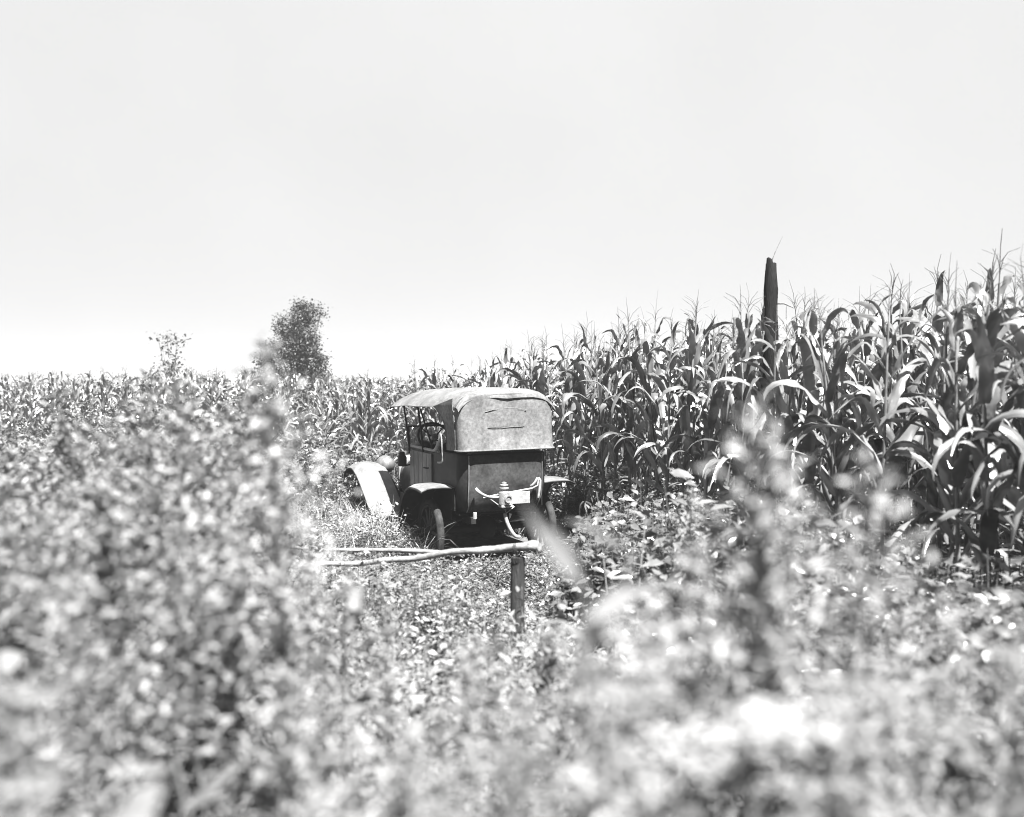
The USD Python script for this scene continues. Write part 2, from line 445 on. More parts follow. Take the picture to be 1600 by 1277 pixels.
# rear window flap: a stitched panel, its upper edge bowed
arc = [(x, -0.634, 1.752 - 0.10 * (x / 0.25) ** 2 * 0.35) for x in np.linspace(-0.27, 0.22, 11)]
part('window_welt', tube(arc, 0.0042, 5), M_BOARD, curtain, True)
part('window_welt', tube([(x, -0.634, 1.545 + 0.004 * math.sin(x * 9)) for x in np.linspace(-0.24, 0.18, 9)], 0.0035, 5), M_BOARD, curtain, True)
flap = [[(x, -0.6265, z) for z in (1.55, 1.62, 1.70, 1.735 - 0.035 * (x / 0.25) ** 2)] for x in np.linspace(-0.24, 0.2, 9)]
part('window_flap', sheet(flap, 0.006), M_CLOTH, curtain, 30)

# quarter curtains at the sides
for sgn in (-1, 1):
    front = lerp_curve([(-0.26, 1.30), (-0.255, 1.40), (-0.235, 1.52), (-0.18, 1.63), (-0.06, 1.71), (0.14, 1.765)], 14)
    grid = []
    for t in np.linspace(0, 1, 8):
        row = []
        for k, (yf, zf) in enumerate(front):
            yy = -0.515 + (yf + 0.515) * t
            zz = zf + (0.10 * (1 - t) * (k / 13.0))
            xx = 0.566 + 0.03 * max(0, (zz - 1.5) / 0.3) - 0.02 * max(0, (zz - 1.78) / 0.1)
            row.append((sgn * xx, yy, zz))
        grid.append(row)
    if sgn > 0:
        grid = grid[::-1]
    part('quarter_curtain', sheet(grid, 0.007), M_CLOTH, car, 40)
    edge = [(sgn * (0.570 + 0.03 * max(0, (z - 1.5) / 0.3)), y, z) for y, z in front]
    part('curtain_binding', tube(edge, 0.008, 6), M_CLOTH, car, True)

# struts that carry the top, windscreen, lamps at the cowl
for sgn in (-1, 1):
    part('roof_strut', tube([(sgn * 0.50, 1.28, 1.20), (sgn * 0.535, 1.28, 1.5), (sgn * 0.57, 1.28, arch_z(0.57, 1.28) - 0.01)], 0.012, 6), M_BLACK, car, True)
    part('roof_strut', tube([(sgn * 0.53, 0.66, 1.22), (sgn * 0.55, 0.68, 1.5), (sgn * 0.575, 0.72, arch_z(0.575, 0.72) - 0.01)], 0.013, 6), M_BLACK, car, True)
    part('roof_strut', tube([(sgn * 0.53, 0.30, 1.24), (sgn * 0.55, 0.42, 1.45), (sgn * 0.575, 0.62, 1.74)], 0.010, 6), M_BLACK, car, True)
wind = part('windscreen_frame', cat_mesh([tube([(-0.46, 1.43, 1.16), (-0.46, 1.44, 1.46), (-0.46, 1.45, 1.50)], 0.013, 6), tube([(0.46, 1.43, 1.16), (0.46, 1.44, 1.46), (0.46, 1.45, 1.50)], 0.013, 6),
    tube([(-0.46, 1.45, 1.50), (0, 1.45, 1.50), (0.46, 1.45, 1.50)], 0.012, 6), tube([(-0.46, 1.43, 1.21), (0, 1.43, 1.21), (0.46, 1.43, 1.21)], 0.014, 6)]), M_BLACK, car, True)
part('windscreen_pane', box((-0.45, 1.438, 1.22), (0.45, 1.443, 1.495), 0.001), M_PANE, wind)
# steering wheel
cw = np.array([-0.29, 0.94, 1.375]); tilt = rotm([1, 0, 0], -48)
tor = trimesh.creation.torus(0.205, 0.016, 40, 10)
sw = part('steering_wheel', move(tor, rotm([1, 0, 0], 56), cw), M_BLACK, car, True)
ax = rotm([1, 0, 0], 56)
for a in (45, 135, 225, 315):
    d = ax @ np.array([math.cos(math.radians(a)), math.sin(math.radians(a)), 0])
    part('spoke', tube([cw - ax @ [0, 0, 0.025], cw + d * 0.203], 0.009, 6), M_BLACK, sw, True)
down = ax @ np.array([0, 0, -1.0])
part('steering_column', tube([cw - ax @ [0, 0, 0.01], cw + down * 0.4, cw + down * 0.75], 0.016, 8), M_BLACK, car, True)
part('hub', move(lathe([(0.045, -0.02), (0.045, 0.015), (0.02, 0.02)], 14), ax, cw), M_BRASS, sw, 40)
# seats
for nm, y0, z1 in (('front_seat', 0.42, 1.395), ('rear_seat', -0.48, 1.34)):
    gridb = []
    for k in range(13):
        x = -0.43 + 0.86 * k / 12
        top = z1 - 0.10 * abs((x) / 0.43) ** 4
        gridb.append([(x, y0 + 0.10 * (z - 0.9) * -0.3 + 0.014 * math.sin(k * math.pi), z) for z in np.linspace(0.88, top, 7)])
    s_ = part(nm, sheet(gridb, 0.11), M_LEATHER, car, 45)
    part('cushion', box((-0.45, y0 + 0.07, 0.78), (0.45, y0 + 0.52, 0.93), 0.03), M_LEATHER, s_, 40)
# top iron: bent handle on the left side by the quarter curtain
part('top_iron', tube(lerp_curve([(-0.60, -0.14, 1.46), (-0.605, -0.18, 1.47), (-0.605, -0.20, 1.42), (-0.60, -0.21, 1.22), (-0.60, -0.20, 1.17), (-0.60, -0.05, 1.15)], 14), 0.011, 6), M_PALE, car, True)
part('side_iron', tube(lerp_curve([(-0.575, -0.14, 1.45), (-0.575, -0.05, 1.38), (-0.565, 0.10, 1.29), (-0.56, 0.22, 1.265)], 10), [0.014 + 0.012 * math.sin(math.pi * k / 9) for k in range(10)], 7), M_PALE, car, True)
part('folded_coat', move(trimesh.creation.icosphere(2, 1.0), np.diag([0.10, 0.14, 0.07]), (-0.40, 1.05, 1.28)), M_LEATHER, car, True)
# side lamps
for sgn in (-1, 1):
    base = (sgn * 0.565, 1.40, 1.06)
    sl = part('side_lamp', move(lathe([(0.03, -0.06), (0.058, -0.05), (0.06, 0.06), (0.05, 0.075), (0.035, 0.09), (0.038, 0.10), (0.028, 0.125), (0.0, 0.13)], 14), None, base), M_BLACK, car, 40)
    part('lamp_lens', move(lathe([(0.04, 0), (0.04, 0.02), (0.02, 0.03)], 14), rotm([1, 0, 0], -90), (base[0], base[1] + 0.05, base[2])), M_LENS, sl, 40)
    part('lamp_bracket', tube([(sgn * 0.47, 1.37, 1.02), (sgn * 0.565, 1.39, 1.0)], 0.01, 6), M_BLACK, sl, True)

# bonnet, radiator, headlamps
def hood_ring(y, hw, zt, z0):
    return [(hw * math.sin(a) * (1.0 if abs(a) < 1.45 else 1), y, z0 + (zt - z0) * max(0.0, math.cos(a)) ** 0.55) for a in np.linspace(-math.pi / 2, math.pi / 2, 15)]
hr = [hood_ring(1.42, 0.44, 1.20, 0.62), hood_ring(1.58, 0.36, 1.10, 0.62), hood_ring(1.72, 0.32, 1.06, 0.60), hood_ring(2.2, 0.28, 1.04, 0.60), hood_ring(2.55, 0.25, 1.03, 0.60)]
part('bonnet', tube_rings(hr), M_DUST, car, 40)
rad = part('radiator', box((-0.25, 2.552, 0.52), (0.25, 2.64, 1.05), 0.03), M_BRASS, car, 40)
part('radiator_cap', move(lathe([(0.03, 0), (0.03, 0.03), (0.04, 0.035), (0.04, 0.06), (0, 0.065)], 14), None, (0, 2.6, 1.05)), M_BRASS, rad, 40)
for sgn in (-1, 1):
    hl = part('headlamp', move(lathe([(0.0, -0.12), (0.05, -0.115), (0.10, -0.08), (0.125, -0.02), (0.13, 0.05), (0.12, 0.055)], 20, False), rotm([1, 0, 0], -90), (sgn * 0.42, 2.62, 0.93)), M_BOARD, car, 50)
    part('lens', move(lathe([(0.118, 0.0), (0.118, 0.012), (0.0, 0.02)], 20), rotm([1, 0, 0], -90), (sgn * 0.42, 2.677, 0.93)), M_LENS, hl, 40)
    part('lamp_fork', tube([(sgn * 0.42, 2.62, 0.80), (sgn * 0.42, 2.62, 0.6)], 0.014, 6), M_BLACK, hl, True)

# fenders and running boards
def fender(prof, x0, x1, sgn, crown, thick=0.012, lip=0.02):
    prof = lerp_curve(prof, 22)
    xs = np.linspace(x0, x1, 7)
    g = []
    for (y, z) in prof:
        row = []
        for x in xs:
            t = (x - x0) / (x1 - x0)
            row.append((sgn * x, y, z + crown * (1 - (2 * t - 1) ** 2) - (lip if t > 0.99 else 0)))
        g.append(row)
    g = np.array(g)
    return sheet(g if sgn < 0 else g[:, ::-1], thick), g
for sgn in (-1, 1):
    m, g = fender([(-0.38, 0.885), (-0.14, 0.905), (0.04, 0.90), (0.20, 0.85), (0.33, 0.74), (0.42, 0.58), (0.49, 0.40), (0.62, 0.325)], 0.53, 0.90 if sgn < 0 else 0.95, sgn, 0.014)
    rf = part('rear_fender', m, M_DUST, car, 40)
    part('fender_lip', tube(g[:, -1] - [0, 0, 0.008], 0.012, 6), M_PAINT, rf, True)
    part('fender_lip', tube(g[0], 0.009, 6), M_PAINT, rf, True)
    # inner apron that closes the wheel well towards the body
    prof = lerp_curve([(-0.37, 0.878), (-0.14, 0.895), (0.04, 0.89), (0.20, 0.84), (0.33, 0.73), (0.42, 0.57), (0.47, 0.46)], 10)
    gg = [[(sgn * (0.525 - 0.05 * (z - 0.55 < 0)), y, z) for z in np.linspace(min(zt - 0.01, 0.50 + 0.14 * (y < -0.2)), zt, 4)] for y, zt in prof]
    part('inner_apron', sheet(gg, 0.01), M_BLACK, rf, 30)
    m, g = fender([(3.06, 0.74), (2.98, 0.84), (2.84, 0.90), (2.64, 0.92), (2.42, 0.865), (2.2, 0.76), (2.0, 0.64), (1.82, 0.52), (1.65, 0.41), (1.5, 0.335), (1.42, 0.325)], 0.47, 0.91, sgn, 0.055, lip=0.02)
    ff = part('front_fender', m, M_DUST, car, 40)
    part('fender_lip', tube(g[:, -1] - [0, 0, 0.006], 0.011, 6), M_PAINT, ff, True)
    gg = [[(sgn * 0.47, y, zt - 0.005), (sgn * 0.40, y, max(zt - 0.12, 0.45) if zt > 0.5 else zt - 0.02), (sgn * 0.33, y, 0.5)] for y, zt in lerp_curve([(2.84, 0.90), (2.42, 0.87), (2.0, 0.57), (1.68, 0.345)], 9)]
    part('inner_apron', sheet(gg, 0.01), M_BLACK, ff, 30)
    part('running_board', box((min(sgn * 0.53, sgn * 0.89), 0.66, 0.305), (max(sgn * 0.53, sgn * 0.89), 1.64, 0.33), 0.006), M_PAINT, car)
    part('splash_apron', sheet([[(sgn * 0.50, y, z) for z in (0.34, 0.5, 0.64)] for y in (0.5, 1.0, 1.7)], 0.012), M_BLACK, car)
    part('frame_rail', box((sgn * 0.36 - 0.03, -0.5, 0.50), (sgn * 0.36 + 0.03, 2.7, 0.58), 0.005), M_BLACK, car)
part('floor_pan', box((-0.48, -0.38, 0.585), (0.48, 1.45, 0.605), 0.004), M_BLACK, car)

# wheels
def wheel(x, y, steer, sgn):
    R = rotm([0, 0, 1], steer) @ rotm([0, 1, 0], 90)
    c = np.array([x, y, 0.375])
    w = part('wheel', move(trimesh.creation.torus(0.335, 0.042, 44, 12), R, c), M_RUBBER, car, True)
    part('rim', move(lathe([(0.298, -0.03), (0.298, 0.03), (0.278, 0.025), (0.278, -0.025), (0.298, -0.03)], 36, False), R, c), M_PAINT, w, 40)
    for k in range(12):
        a = 2 * math.pi * k / 12
        part('spoke', move(tube([(0.05 * math.cos(a), 0.05 * math.sin(a), 0.0), (0.28 * math.cos(a), 0.28 * math.sin(a), 0)], [0.02, 0.014], 6), R, c), M_WOOD, w, True)
    part('hub', move(lathe([(0.0, -0.07), (0.05, -0.065), (0.075, -0.02), (0.075, 0.02), (0.045, 0.06), (0.035, 0.10), (0, 0.105)], 16), R @ rotm([1, 0, 0], 0 if sgn > 0 else 180), c), M_PAINT, w, 40)
for sgn in (-1, 1):
    wheel(sgn * 0.68, 0.0, 0, sgn)
    wheel(sgn * 0.71, 2.54, 14, sgn)
part('rear_axle', cat_mesh([tube([(-0.66, 0, 0.375), (-0.2, 0, 0.375), (0.2, 0, 0.375), (0.66, 0, 0.375)], [0.035, 0.045, 0.045, 0.035], 10),
    move(trimesh.creation.icosphere(2, 0.14), np.diag([0.75, 1, 1]), (0, 0.0, 0.375))]), M_BLACK, car, True)
part('front_axle', tube([(-0.66, 2.54, 0.36), (0, 2.54, 0.34), (0.66, 2.54, 0.36)], 0.028, 8), M_BLACK, car, True)
part('rear_spring', tube(lerp_curve([(-0.58, -0.02, 0.44), (-0.3, -0.02, 0.55), (0, -0.02, 0.60), (0.3, -0.02, 0.55), (0.58, -0.02, 0.44)], 12), 0.03, 6), M_BLACK, car, True)
part('drive_shaft', tube([(0, 0.1, 0.375), (0, 1.6, 0.5)], 0.035, 8), M_BLACK, car, True)

# tail: number plate, lamp, brackets, pipe
plate_c = np.array([0.09, -0.665, 0.765])
pl = part('number_plate', box((-0.03, -0.672, 0.715), (0.235, -0.664, 0.845), 0.002), M_PALE, car)
part('plate_bar', tube([(-0.31, -0.655, 0.80), (-0.10, -0.66, 0.83), (0.26, -0.66, 0.87)], 0.011, 6), M_PALE, pl, True)
lb = np.array([-0.085, -0.70, 0.72])
tl = part('tail_lamp', move(lathe([(0.0, 0.0), (0.055, 0.0), (0.06, 0.01), (0.06, 0.125), (0.052, 0.14), (0.03, 0.15), (0.03, 0.165), (0.052, 0.17), (0.052, 0.182), (0.03, 0.19), (0.03, 0.2), (0.046, 0.204), (0.046, 0.214), (0.026, 0.222), (0.028, 0.24), (0.0, 0.245)], 20), None, lb), M_BRASS, car, 40)
part('lamp_ring', move(lathe([(0.03, 0.0), (0.042, 0.0), (0.042, 0.028), (0.03, 0.028), (0.03, 0.0)], 18, False), rotm([1, 0, 0], 90), lb + [0.02, -0.055, 0.065]), M_BRASS, tl, 40)
part('lamp_lens', move(lathe([(0.029, 0.0), (0.029, 0.014), (0.0, 0.02)], 16), rotm([1, 0, 0], 90), lb + [0.02, -0.055, 0.065]), M_LENS, tl, 40)
part('lamp_foot', box(lb + [-0.05, -0.05, -0.03], lb + [0.09, 0.05, -0.004], 0.006), M_PALE, tl)
br = part('lamp_bracket', tube(lerp_curve([(-0.38, -0.62, 0.90), (-0.36, -0.64, 0.87), (-0.28, -0.66, 0.82), (-0.2, -0.67, 0.80), (-0.14, -0.68, 0.80)], 10), [0.018, 0.02, 0.019, 0.016, 0.015, 0.014, 0.013, 0.012, 0.012, 0.012], 7), M_PALE, car, True)
part('stay', tube([(-0.24, -0.66, 0.79), (-0.11, -0.68, 0.69), (-0.06, -0.69, 0.66)], 0.007, 6), M_PALE, br, True)
part('stay', tube([(-0.07, -0.69, 0.64), (-0.05, -0.69, 0.63), (0.04, -0.69, 0.69)], 0.006, 6), M_PALE, br, True)
part('pipe', tube(lerp_curve([(-0.06, -0.66, 0.62), (-0.05, -0.67, 0.55), (0.0, -0.70, 0.42), (0.04, -0.71, 0.37), (0.09, -0.70, 0.36)], 12), 0.021, 8), M_PALE, car, True)
hk = part('top_hook', tube(lerp_curve([(0.27, -0.62, 0.89), (0.31, -0.64, 0.93), (0.345, -0.65, 0.985), (0.37, -0.65, 0.95), (0.36, -0.65, 0.85), (0.345, -0.65, 0.76)], 14), 0.014, 7), M_PALE, car, True)
part('stay', tube([(0.26, -0.64, 0.86), (0.34, -0.65, 0.90), (0.35, -0.65, 0.97)], 0.009, 6), M_PALE, hk, True)
part('filler_cap', move(lathe([(0.022, 0.0), (0.022, 0.06), (0.018, 0.07), (0, 0.072)], 14), None, (-0.385, -0.60, 0.575)), M_PALE, car, 40)

# ------------------------------------------------------------------ pole fence in front of the car
fence = thing('pole_fence', 'low fence of a peeled pale pole on a dark round post, before the car', 'fence')


def un(px, py, d):
    """The point at depth d that the photograph shows at this pixel."""
    v = fw * d + rt * ((px - W_PX / 2) * d / F_PX) - up * ((py - H_PX / 2) * d / F_PX)
    return v + [0, 0, CAM_H]


a, b = un(843, 855, 5.7), un(560, 878, 6.5)
pp = np.array([a + (b - a) * t + np.array([0, 0.01 * math.sin(7 * t), 0.012 * math.sin(5 * t) + 0.006 * math.sin(17 * t)]) for t in np.linspace(0, 1.6, 30)])
part('top_pole', tube(pp, np.linspace(0.025, 0.015, 30), 12, True, 0.10, 4), M_POLE, fence, 50)
kn = pp[1]
part('knot', move(trimesh.creation.icosphere(2, 1.0), np.diag([0.04, 0.024, 0.024]), kn + [0.03, -0.01, 0.018]), M_POLE, fence, True)
a2, b2 = un(720, 866, 7.2), un(535, 858, 7.6)
part('lower_pole', tube([a2 + (b2 - a2) * t + np.array([0, 0, 0.01 * math.sin(4 * t)]) for t in np.linspace(0, 2.2, 24)], np.linspace(0.019, 0.012, 24), 10, True, 0.10, 6), M_POLE, fence, 50)
pt = un(808, 868, 5.77)
for base, top in ((pt, pt[2] - 0.015), (un(470, 885, 6.95), None)):
    z0 = gz(base[0], base[1]) - 0.3
    z1 = top if top else base[2] - 0.01
    zs = np.linspace(z0, z1, 12)
    part('post', tube([(base[0] + 0.004 * math.sin(9 * z), base[1] + 0.02, z) for z in zs], np.linspace(0.052, 0.044, 12), 12, True, 0.07, 9), M_POST, fence, 50)

for dz in (0.0, 0.012):
    part('wire', move(trimesh.creation.torus(0.062, 0.0022, 24, 5), rotm([0, 1, 0], 78), (pt[0] - 0.01 + dz, pt[1] + 0.012, pt[2] + 0.012)), M_BLACK, fence, True)

# ------------------------------------------------------------------ dead trunk in the corn
st = un(1197, 560, 8.6); tp = un(1204, 412, 8.6)
snag = thing('dead_trunk', 'dark dead trunk with a broken top standing above the tall corn', 'dead trunk', (st[0], st[1], gz(st[0], st[1]) - 0.1))
hh = tp[2] - gz(st[0], st[1]) + 0.1
dx = tp[0] - st[0]
zs = np.linspace(0, hh, 26)
path = np.array([(dx * (z / hh) ** 2 * 1.2 + 0.012 * math.sin(3.1 * z + 1), 0.01 * math.sin(4 * z), z) for z in zs])
rad_ = np.interp(zs / hh, [0, 0.5, 0.75, 0.9, 0.955, 1.0], [0.090, 0.080, 0.071, 0.066, 0.064, 0.050])
part('trunk', tube(path, rad_, 14, True, 0.13, 12), M_SNAG, snag, 60)
part('broken_tip', tube([path[-1] - [0.01, 0, 0.03], path[-1] + [-0.015, 0, 0.03], path[-1] + [-0.03, 0, 0.055]], [0.034, 0.026, 0.010], 7, True, 0.2, 2), M_SNAG, snag, 60)
part('twig', tube([path[-4] + [0.03, 0, 0], path[-4] + [0.13, 0.01, 0.0], path[-4] + [0.24, 0.02, -0.05]], [0.012, 0.009, 0.003], 6), M_BARK, snag, True)
part('twig', tube([path[-1] + [0.0, 0, 0], path[-1] + [0.05, 0.01, 0.12], path[-1] + [0.12, 0.02, 0.26]], [0.005, 0.004, 0.0015], 5), M_BARK, snag, True)


# ------------------------------------------------------------------ leaves and plants
def blade(length, width, az, elev, droop, twist=0.0, seg=10, fold=0.25, wave=0.0, phase=0.0, kink=None, base=(0, 0, 0), r0=0.0, taper=0.75, cols=3, side=0.0):
    """A strap leaf: arches away from the stem, folded along its midrib, edges waved."""
    ts = np.linspace(0, 1, seg + 1)
    ang = elev - droop * ts ** 1.35
    if kink:
        ang = ang - np.where(ts > kink[0], kink[1], 0)
    ds = length / seg
    h = np.r_[0, np.cumsum(np.cos((ang[1:] + ang[:-1]) / 2) * ds)] + r0
    z = np.r_[0, np.cumsum(np.sin((ang[1:] + ang[:-1]) / 2) * ds)]
    azs = az + side * ts ** 2
    c = np.stack([h * np.cos(azs), h * np.sin(azs), z], 1)
    tan = np.stack([np.cos(ang) * np.cos(azs), np.cos(ang) * np.sin(azs), np.sin(ang)], 1)
    sidev = np.stack([-np.sin(azs), np.cos(azs), np.zeros_like(azs)], 1)
    nor = np.cross(tan, sidev)
    nor = np.where(nor[:, 2:] < 0, nor, nor)
    tw = twist * ts
    s2 = sidev * np.cos(tw)[:, None] + nor * np.sin(tw)[:, None]
    n2 = -sidev * np.sin(tw)[:, None] + nor * np.cos(tw)[:, None]
    w = width * np.minimum(1, (ts / 0.16) ** 0.6 * 0.45 + 0.55) * np.clip(1 - ts, 0, 1) ** taper * 1.15
    w = np.minimum(w, width); w[-1] = width * 0.02
    fw_, wv = fold * w / 2, wave * np.sin(phase + ts * 21)
    L = c + s2 * (w / 2)[:, None] * math.cos(fold) + n2 * (-fw_ + wv * w)[:, None]
    R = c - s2 * (w / 2)[:, None] * math.cos(fold) + n2 * (-fw_ - wv * w * 0.8)[:, None]
    v = np.stack([L, c, R], 1).reshape(-1, 3) + np.asarray(base)
    f = []
    for i in range(seg):
        o = i * 3
        f += [(o, o + 3, o + 4), (o, o + 4, o + 1), (o + 1, o + 4, o + 5), (o + 1, o + 5, o + 2)]
    return v, np.array(f)


def corn_leaf(r, length, width, az, elev, droop, kink, base):
    """A maize leaf of five columns: clasps the stalk, arches, hangs; edges ruffled, blade twisted and sometimes snapped."""
    seg = 13
    ts = np.linspace(0, 1, seg + 1)
    ang = elev - droop * ts ** r.uniform(1.3, 2.6)
    if kink:
        ang = ang - kink[1] / (1 + np.exp(-(ts - kink[0]) * 40))
    ang = np.maximum(ang, -1.75 + 0.3 * np.sin(6 * ts + az))
    azs = az + r.uniform(-0.9, 0.9) * ts ** 2 + 0.22 * np.sin(r.uniform(0, 6) + ts * 7) * ts
    ds = length / seg
    step = np.stack([np.cos(ang) * np.cos(azs), np.cos(ang) * np.sin(azs), np.sin(ang)], 1)
    c = np.vstack([[0, 0, 0], np.cumsum((step[1:] + step[:-1]) / 2 * ds, axis=0)]) + np.array([math.cos(az), math.sin(az), 0]) * 0.008
    sidev = np.stack([-np.sin(azs), np.cos(azs), np.zeros_like(azs)], 1)
    nor = np.cross(step, sidev)
    tw = r.uniform(-1.9, 1.9) * ts ** 1.5 + 0.35 * np.sin(r.uniform(0, 6) + ts * r.uniform(5, 9)) * ts
    s2 = sidev * np.cos(tw)[:, None] + nor * np.sin(tw)[:, None]
    n2 = -sidev * np.sin(tw)[:, None] + nor * np.cos(tw)[:, None]
    w = width * np.minimum(1, (ts / 0.2) ** 0.7 * 0.5 + 0.5) * np.clip(1 - ts, 0, 1) ** r.uniform(0.5, 0.7) * 1.15
    w = np.minimum(w, width); w[-1] = width * 0.03
    fold = r.uniform(0.15, 0.6); ruff = r.uniform(0.05, 0.16); ph = r.uniform(0, 6, 2); fr = r.uniform(17, 27, 2)
    cols = []
    for q in (-1, -0.5, 0, 0.5, 1):
        e = np.sin(ph[int(q > 0)] + ts * fr[int(q > 0)]) * ruff * abs(q) ** 2
        lift = (-abs(q) * math.sin(fold) + 0.25 * abs(q) ** 2 * math.sin(fold)) * w / 2
        cols.append(c + s2 * (q * math.cos(fold) * w / 2)[:, None] + n2 * (lift + e * w)[:, None])
    v = np.stack(cols, 1).reshape(-1, 3) + np.asarray(base)
    f = []
    for i in range(seg):
        for j in range(4):
            o = i * 5 + j
            f += [(o, o + 5, o + 6), (o, o + 6, o + 1)]
    return v, np.array(f)


def oval_leaf(length, width, pos, az, elev, roll=0.0, bend=0.4):
    """A small pointed-oval leaf of eight triangles."""
    u = np.array([0.0, 0.3, 0.65, 1.0]); w = np.array([0.05, 1.0, 0.75, 0.0]) * width / 2
    z = -bend * length * u ** 2 * 0.6
    pts = []
    for ui, wi, zi in zip(u, w, z):
        pts += [(ui * length, wi, zi - wi * -0.25), (ui * length, 0, zi), (ui * length, -wi, zi + wi * 0.25)]
    v = np.array(pts)
    R = rotm([0, 0, 1], math.degrees(az)) @ rotm([0, 1, 0], -math.degrees(elev)) @ rotm([1, 0, 0], math.degrees(roll))
    v = v @ R.T + np.asarray(pos)
    f = []
    for i in range(3):
        o = i * 3
        f += [(o, o + 3, o + 4), (o, o + 4, o + 1), (o + 1, o + 4, o + 5), (o + 1, o + 5, o + 2)]
    return v, np.array(f)


def corn_shape(seed):
    """The meshes of one maize plant, about 2.75 m to the tassel tip: (stalk, leaves, tassel, ears)."""
    r = np.random.default_rng(seed)
    H = 2.25
    lean = r.uniform(-0.10, 0.10, 2)
    def at(z): return np.array([lean[0] * (z / H) ** 1.6, lean[1] * (z / H) ** 1.6, z])
    zs = np.linspace(-0.05, H, 18)
    rad = np.interp(zs, [0, 0.4, H], [0.017, 0.015, 0.006]); rad[1::2] *= 1.12
    stalk = tube([at(max(z, 0)) + [0, 0, min(z, 0)] for z in zs], rad, 7)
    plane = r.uniform(0, math.pi)
    leaves = []
    n = 18
    for k in range(n):
        t = (k + 0.6) / n
        z = 0.22 + (H - 0.24) * t
        az = plane + (k % 2) * math.pi + r.uniform(-0.75, 0.75)
        ln = (0.48 + 0.34 * math.sin(math.pi * min(t * 1.05, 1))) * r.uniform(0.8, 1.12)
        if t > 0.86: ln *= 0.72
        wd = (0.063 + 0.034 * math.sin(math.pi * min(1, t))) * r.uniform(0.88, 1.15)
        el = math.radians(r.uniform(52, 80) + 5 * t)
        dr = math.radians(r.uniform(95, 200) - 60 * (t > 0.8))
        if t < 0.28:
            el = math.radians(r.uniform(0, 40)); dr = math.radians(r.uniform(80, 120)); wd *= 0.72
        kink = (r.uniform(0.3, 0.65), math.radians(r.uniform(60, 120))) if r.random() < 0.55 else None
        if kink: dr *= 0.5
        leaves.append(corn_leaf(r, ln, wd, az, el, dr, kink, at(z)))
    tas = [tube([at(H), at(H) + [0.01, 0, 0.22], at(H) + [lean[0] * 0.3, lean[1] * 0.3, r.uniform(0.28, 0.42)]], [0.0035, 0.0025, 0.0014], 4)]
    for k in range(6):
        a = r.uniform(0, 6.28); s = r.uniform(0.3, 0.75); l = r.uniform(0.12, 0.22); z0 = 0.05 + 0.14 * k / 9
        d = np.array([math.cos(a) * s, math.sin(a) * s, 0.8])
        p0 = at(H) + [0, 0, z0]
        tas.append(tube([p0, p0 + d * l * 0.5, p0 + d * l + [math.cos(a) * 0.03, math.sin(a) * 0.03, -0.03]], [0.0024, 0.002, 0.0011], 4))
    ears = []
    for k in range(r.integers(1, 3)):
        z = 1.0 + 0.18 * k + r.uniform(-0.1, 0.1); a = plane + k * math.pi
        d = np.array([math.cos(a) * 0.42, math.sin(a) * 0.42, 0.9]); d /= np.linalg.norm(d)
        p0 = at(z) + d * 0.01
        ears.append(tube([p0 + d * s for s in (0, 0.04, 0.1, 0.17, 0.23, 0.27, 0.31)], [0.012, 0.024, 0.029, 0.027, 0.019, 0.009, 0.012], 8))
    return stalk, leaves, cat_mesh(tas), ears


def corn_thing(shape, **kw):
    p = thing('corn_plant', kw.pop('label'), 'corn plant', **kw)
    stalk, leaves, tassel, ears = shape
    part('stalk', stalk, M_STALK, p, True)
    for l in leaves:
        part('leaf', l, M_CORN, p, True)
    part('tassel', tassel, M_TASSEL, p)
    for e in ears:
        part('ear', e, M_HUSK, p, 50)
    return p


def stuff_instancer(name, protos, spots, label, cat):
    """protos: lists of (mesh, material); spots: (x, y, z, yaw degrees, tilt degrees, scale, prototype)."""
    pi = UsdGeom.PointInstancer.Define(stage, '/World/' + name)
    tag(pi, label, cat, kind='stuff')
    paths = []
    for k, ms in enumerate(protos):
        pr = UsdGeom.Xform.Define(stage, f'/World/{name}/kinds/kind_{k:03d}' if k else f'/World/{name}/kinds/kind')
        base = pr.GetPath().pathString
        for nm, mesh, mat in ms:
            usdkit.mesh(stage, base + '/' + nm, mesh, mat, True)
        paths.append(pr.GetPath())
    rel = pi.CreatePrototypesRel()
    for q in paths:
        rel.AddTarget(q)
    s = np.array(spots, float)
    pi.CreatePositionsAttr(Vt.Vec3fArray.FromNumpy(s[:, :3].astype(np.float32)))
    pi.CreateScalesAttr(Vt.Vec3fArray.FromNumpy(np.repeat(s[:, 5:6], 3, 1).astype(np.float32)))
    qs = []
    for yaw, tl_ in s[:, 3:5]:
        q = Gf.Rotation(Gf.Vec3d(1, 0, 0), float(tl_)) * Gf.Rotation(Gf.Vec3d(0, 0, 1), float(yaw))
        qq = q.GetQuat(); im = qq.GetImaginary()
        qs.append(Gf.Quath(float(qq.GetReal()), float(im[0]), float(im[1]), float(im[2])))
    pi.CreateOrientationsAttr(Vt.QuathArray(qs))
    pi.CreateProtoIndicesAttr(Vt.IntArray.FromNumpy(s[:, 6].astype(np.int32)))


# ------------------------------------------------------------------ the corn
rng = np.random.default_rng(11)
shapes = [corn_shape(100 + k) for k in range(9)]
ROW, NRM, P0 = np.array([-0.29, 0.957]), np.array([0.957, 0.29]), np.array([2.95, 5.3])


def y_edge(x):
    return float(np.interp(x, [-60, -40, -18, -10, -6, -2.5, 0.5], [40, 36, 30.5, 26, 23, 18.5, 13.5]))


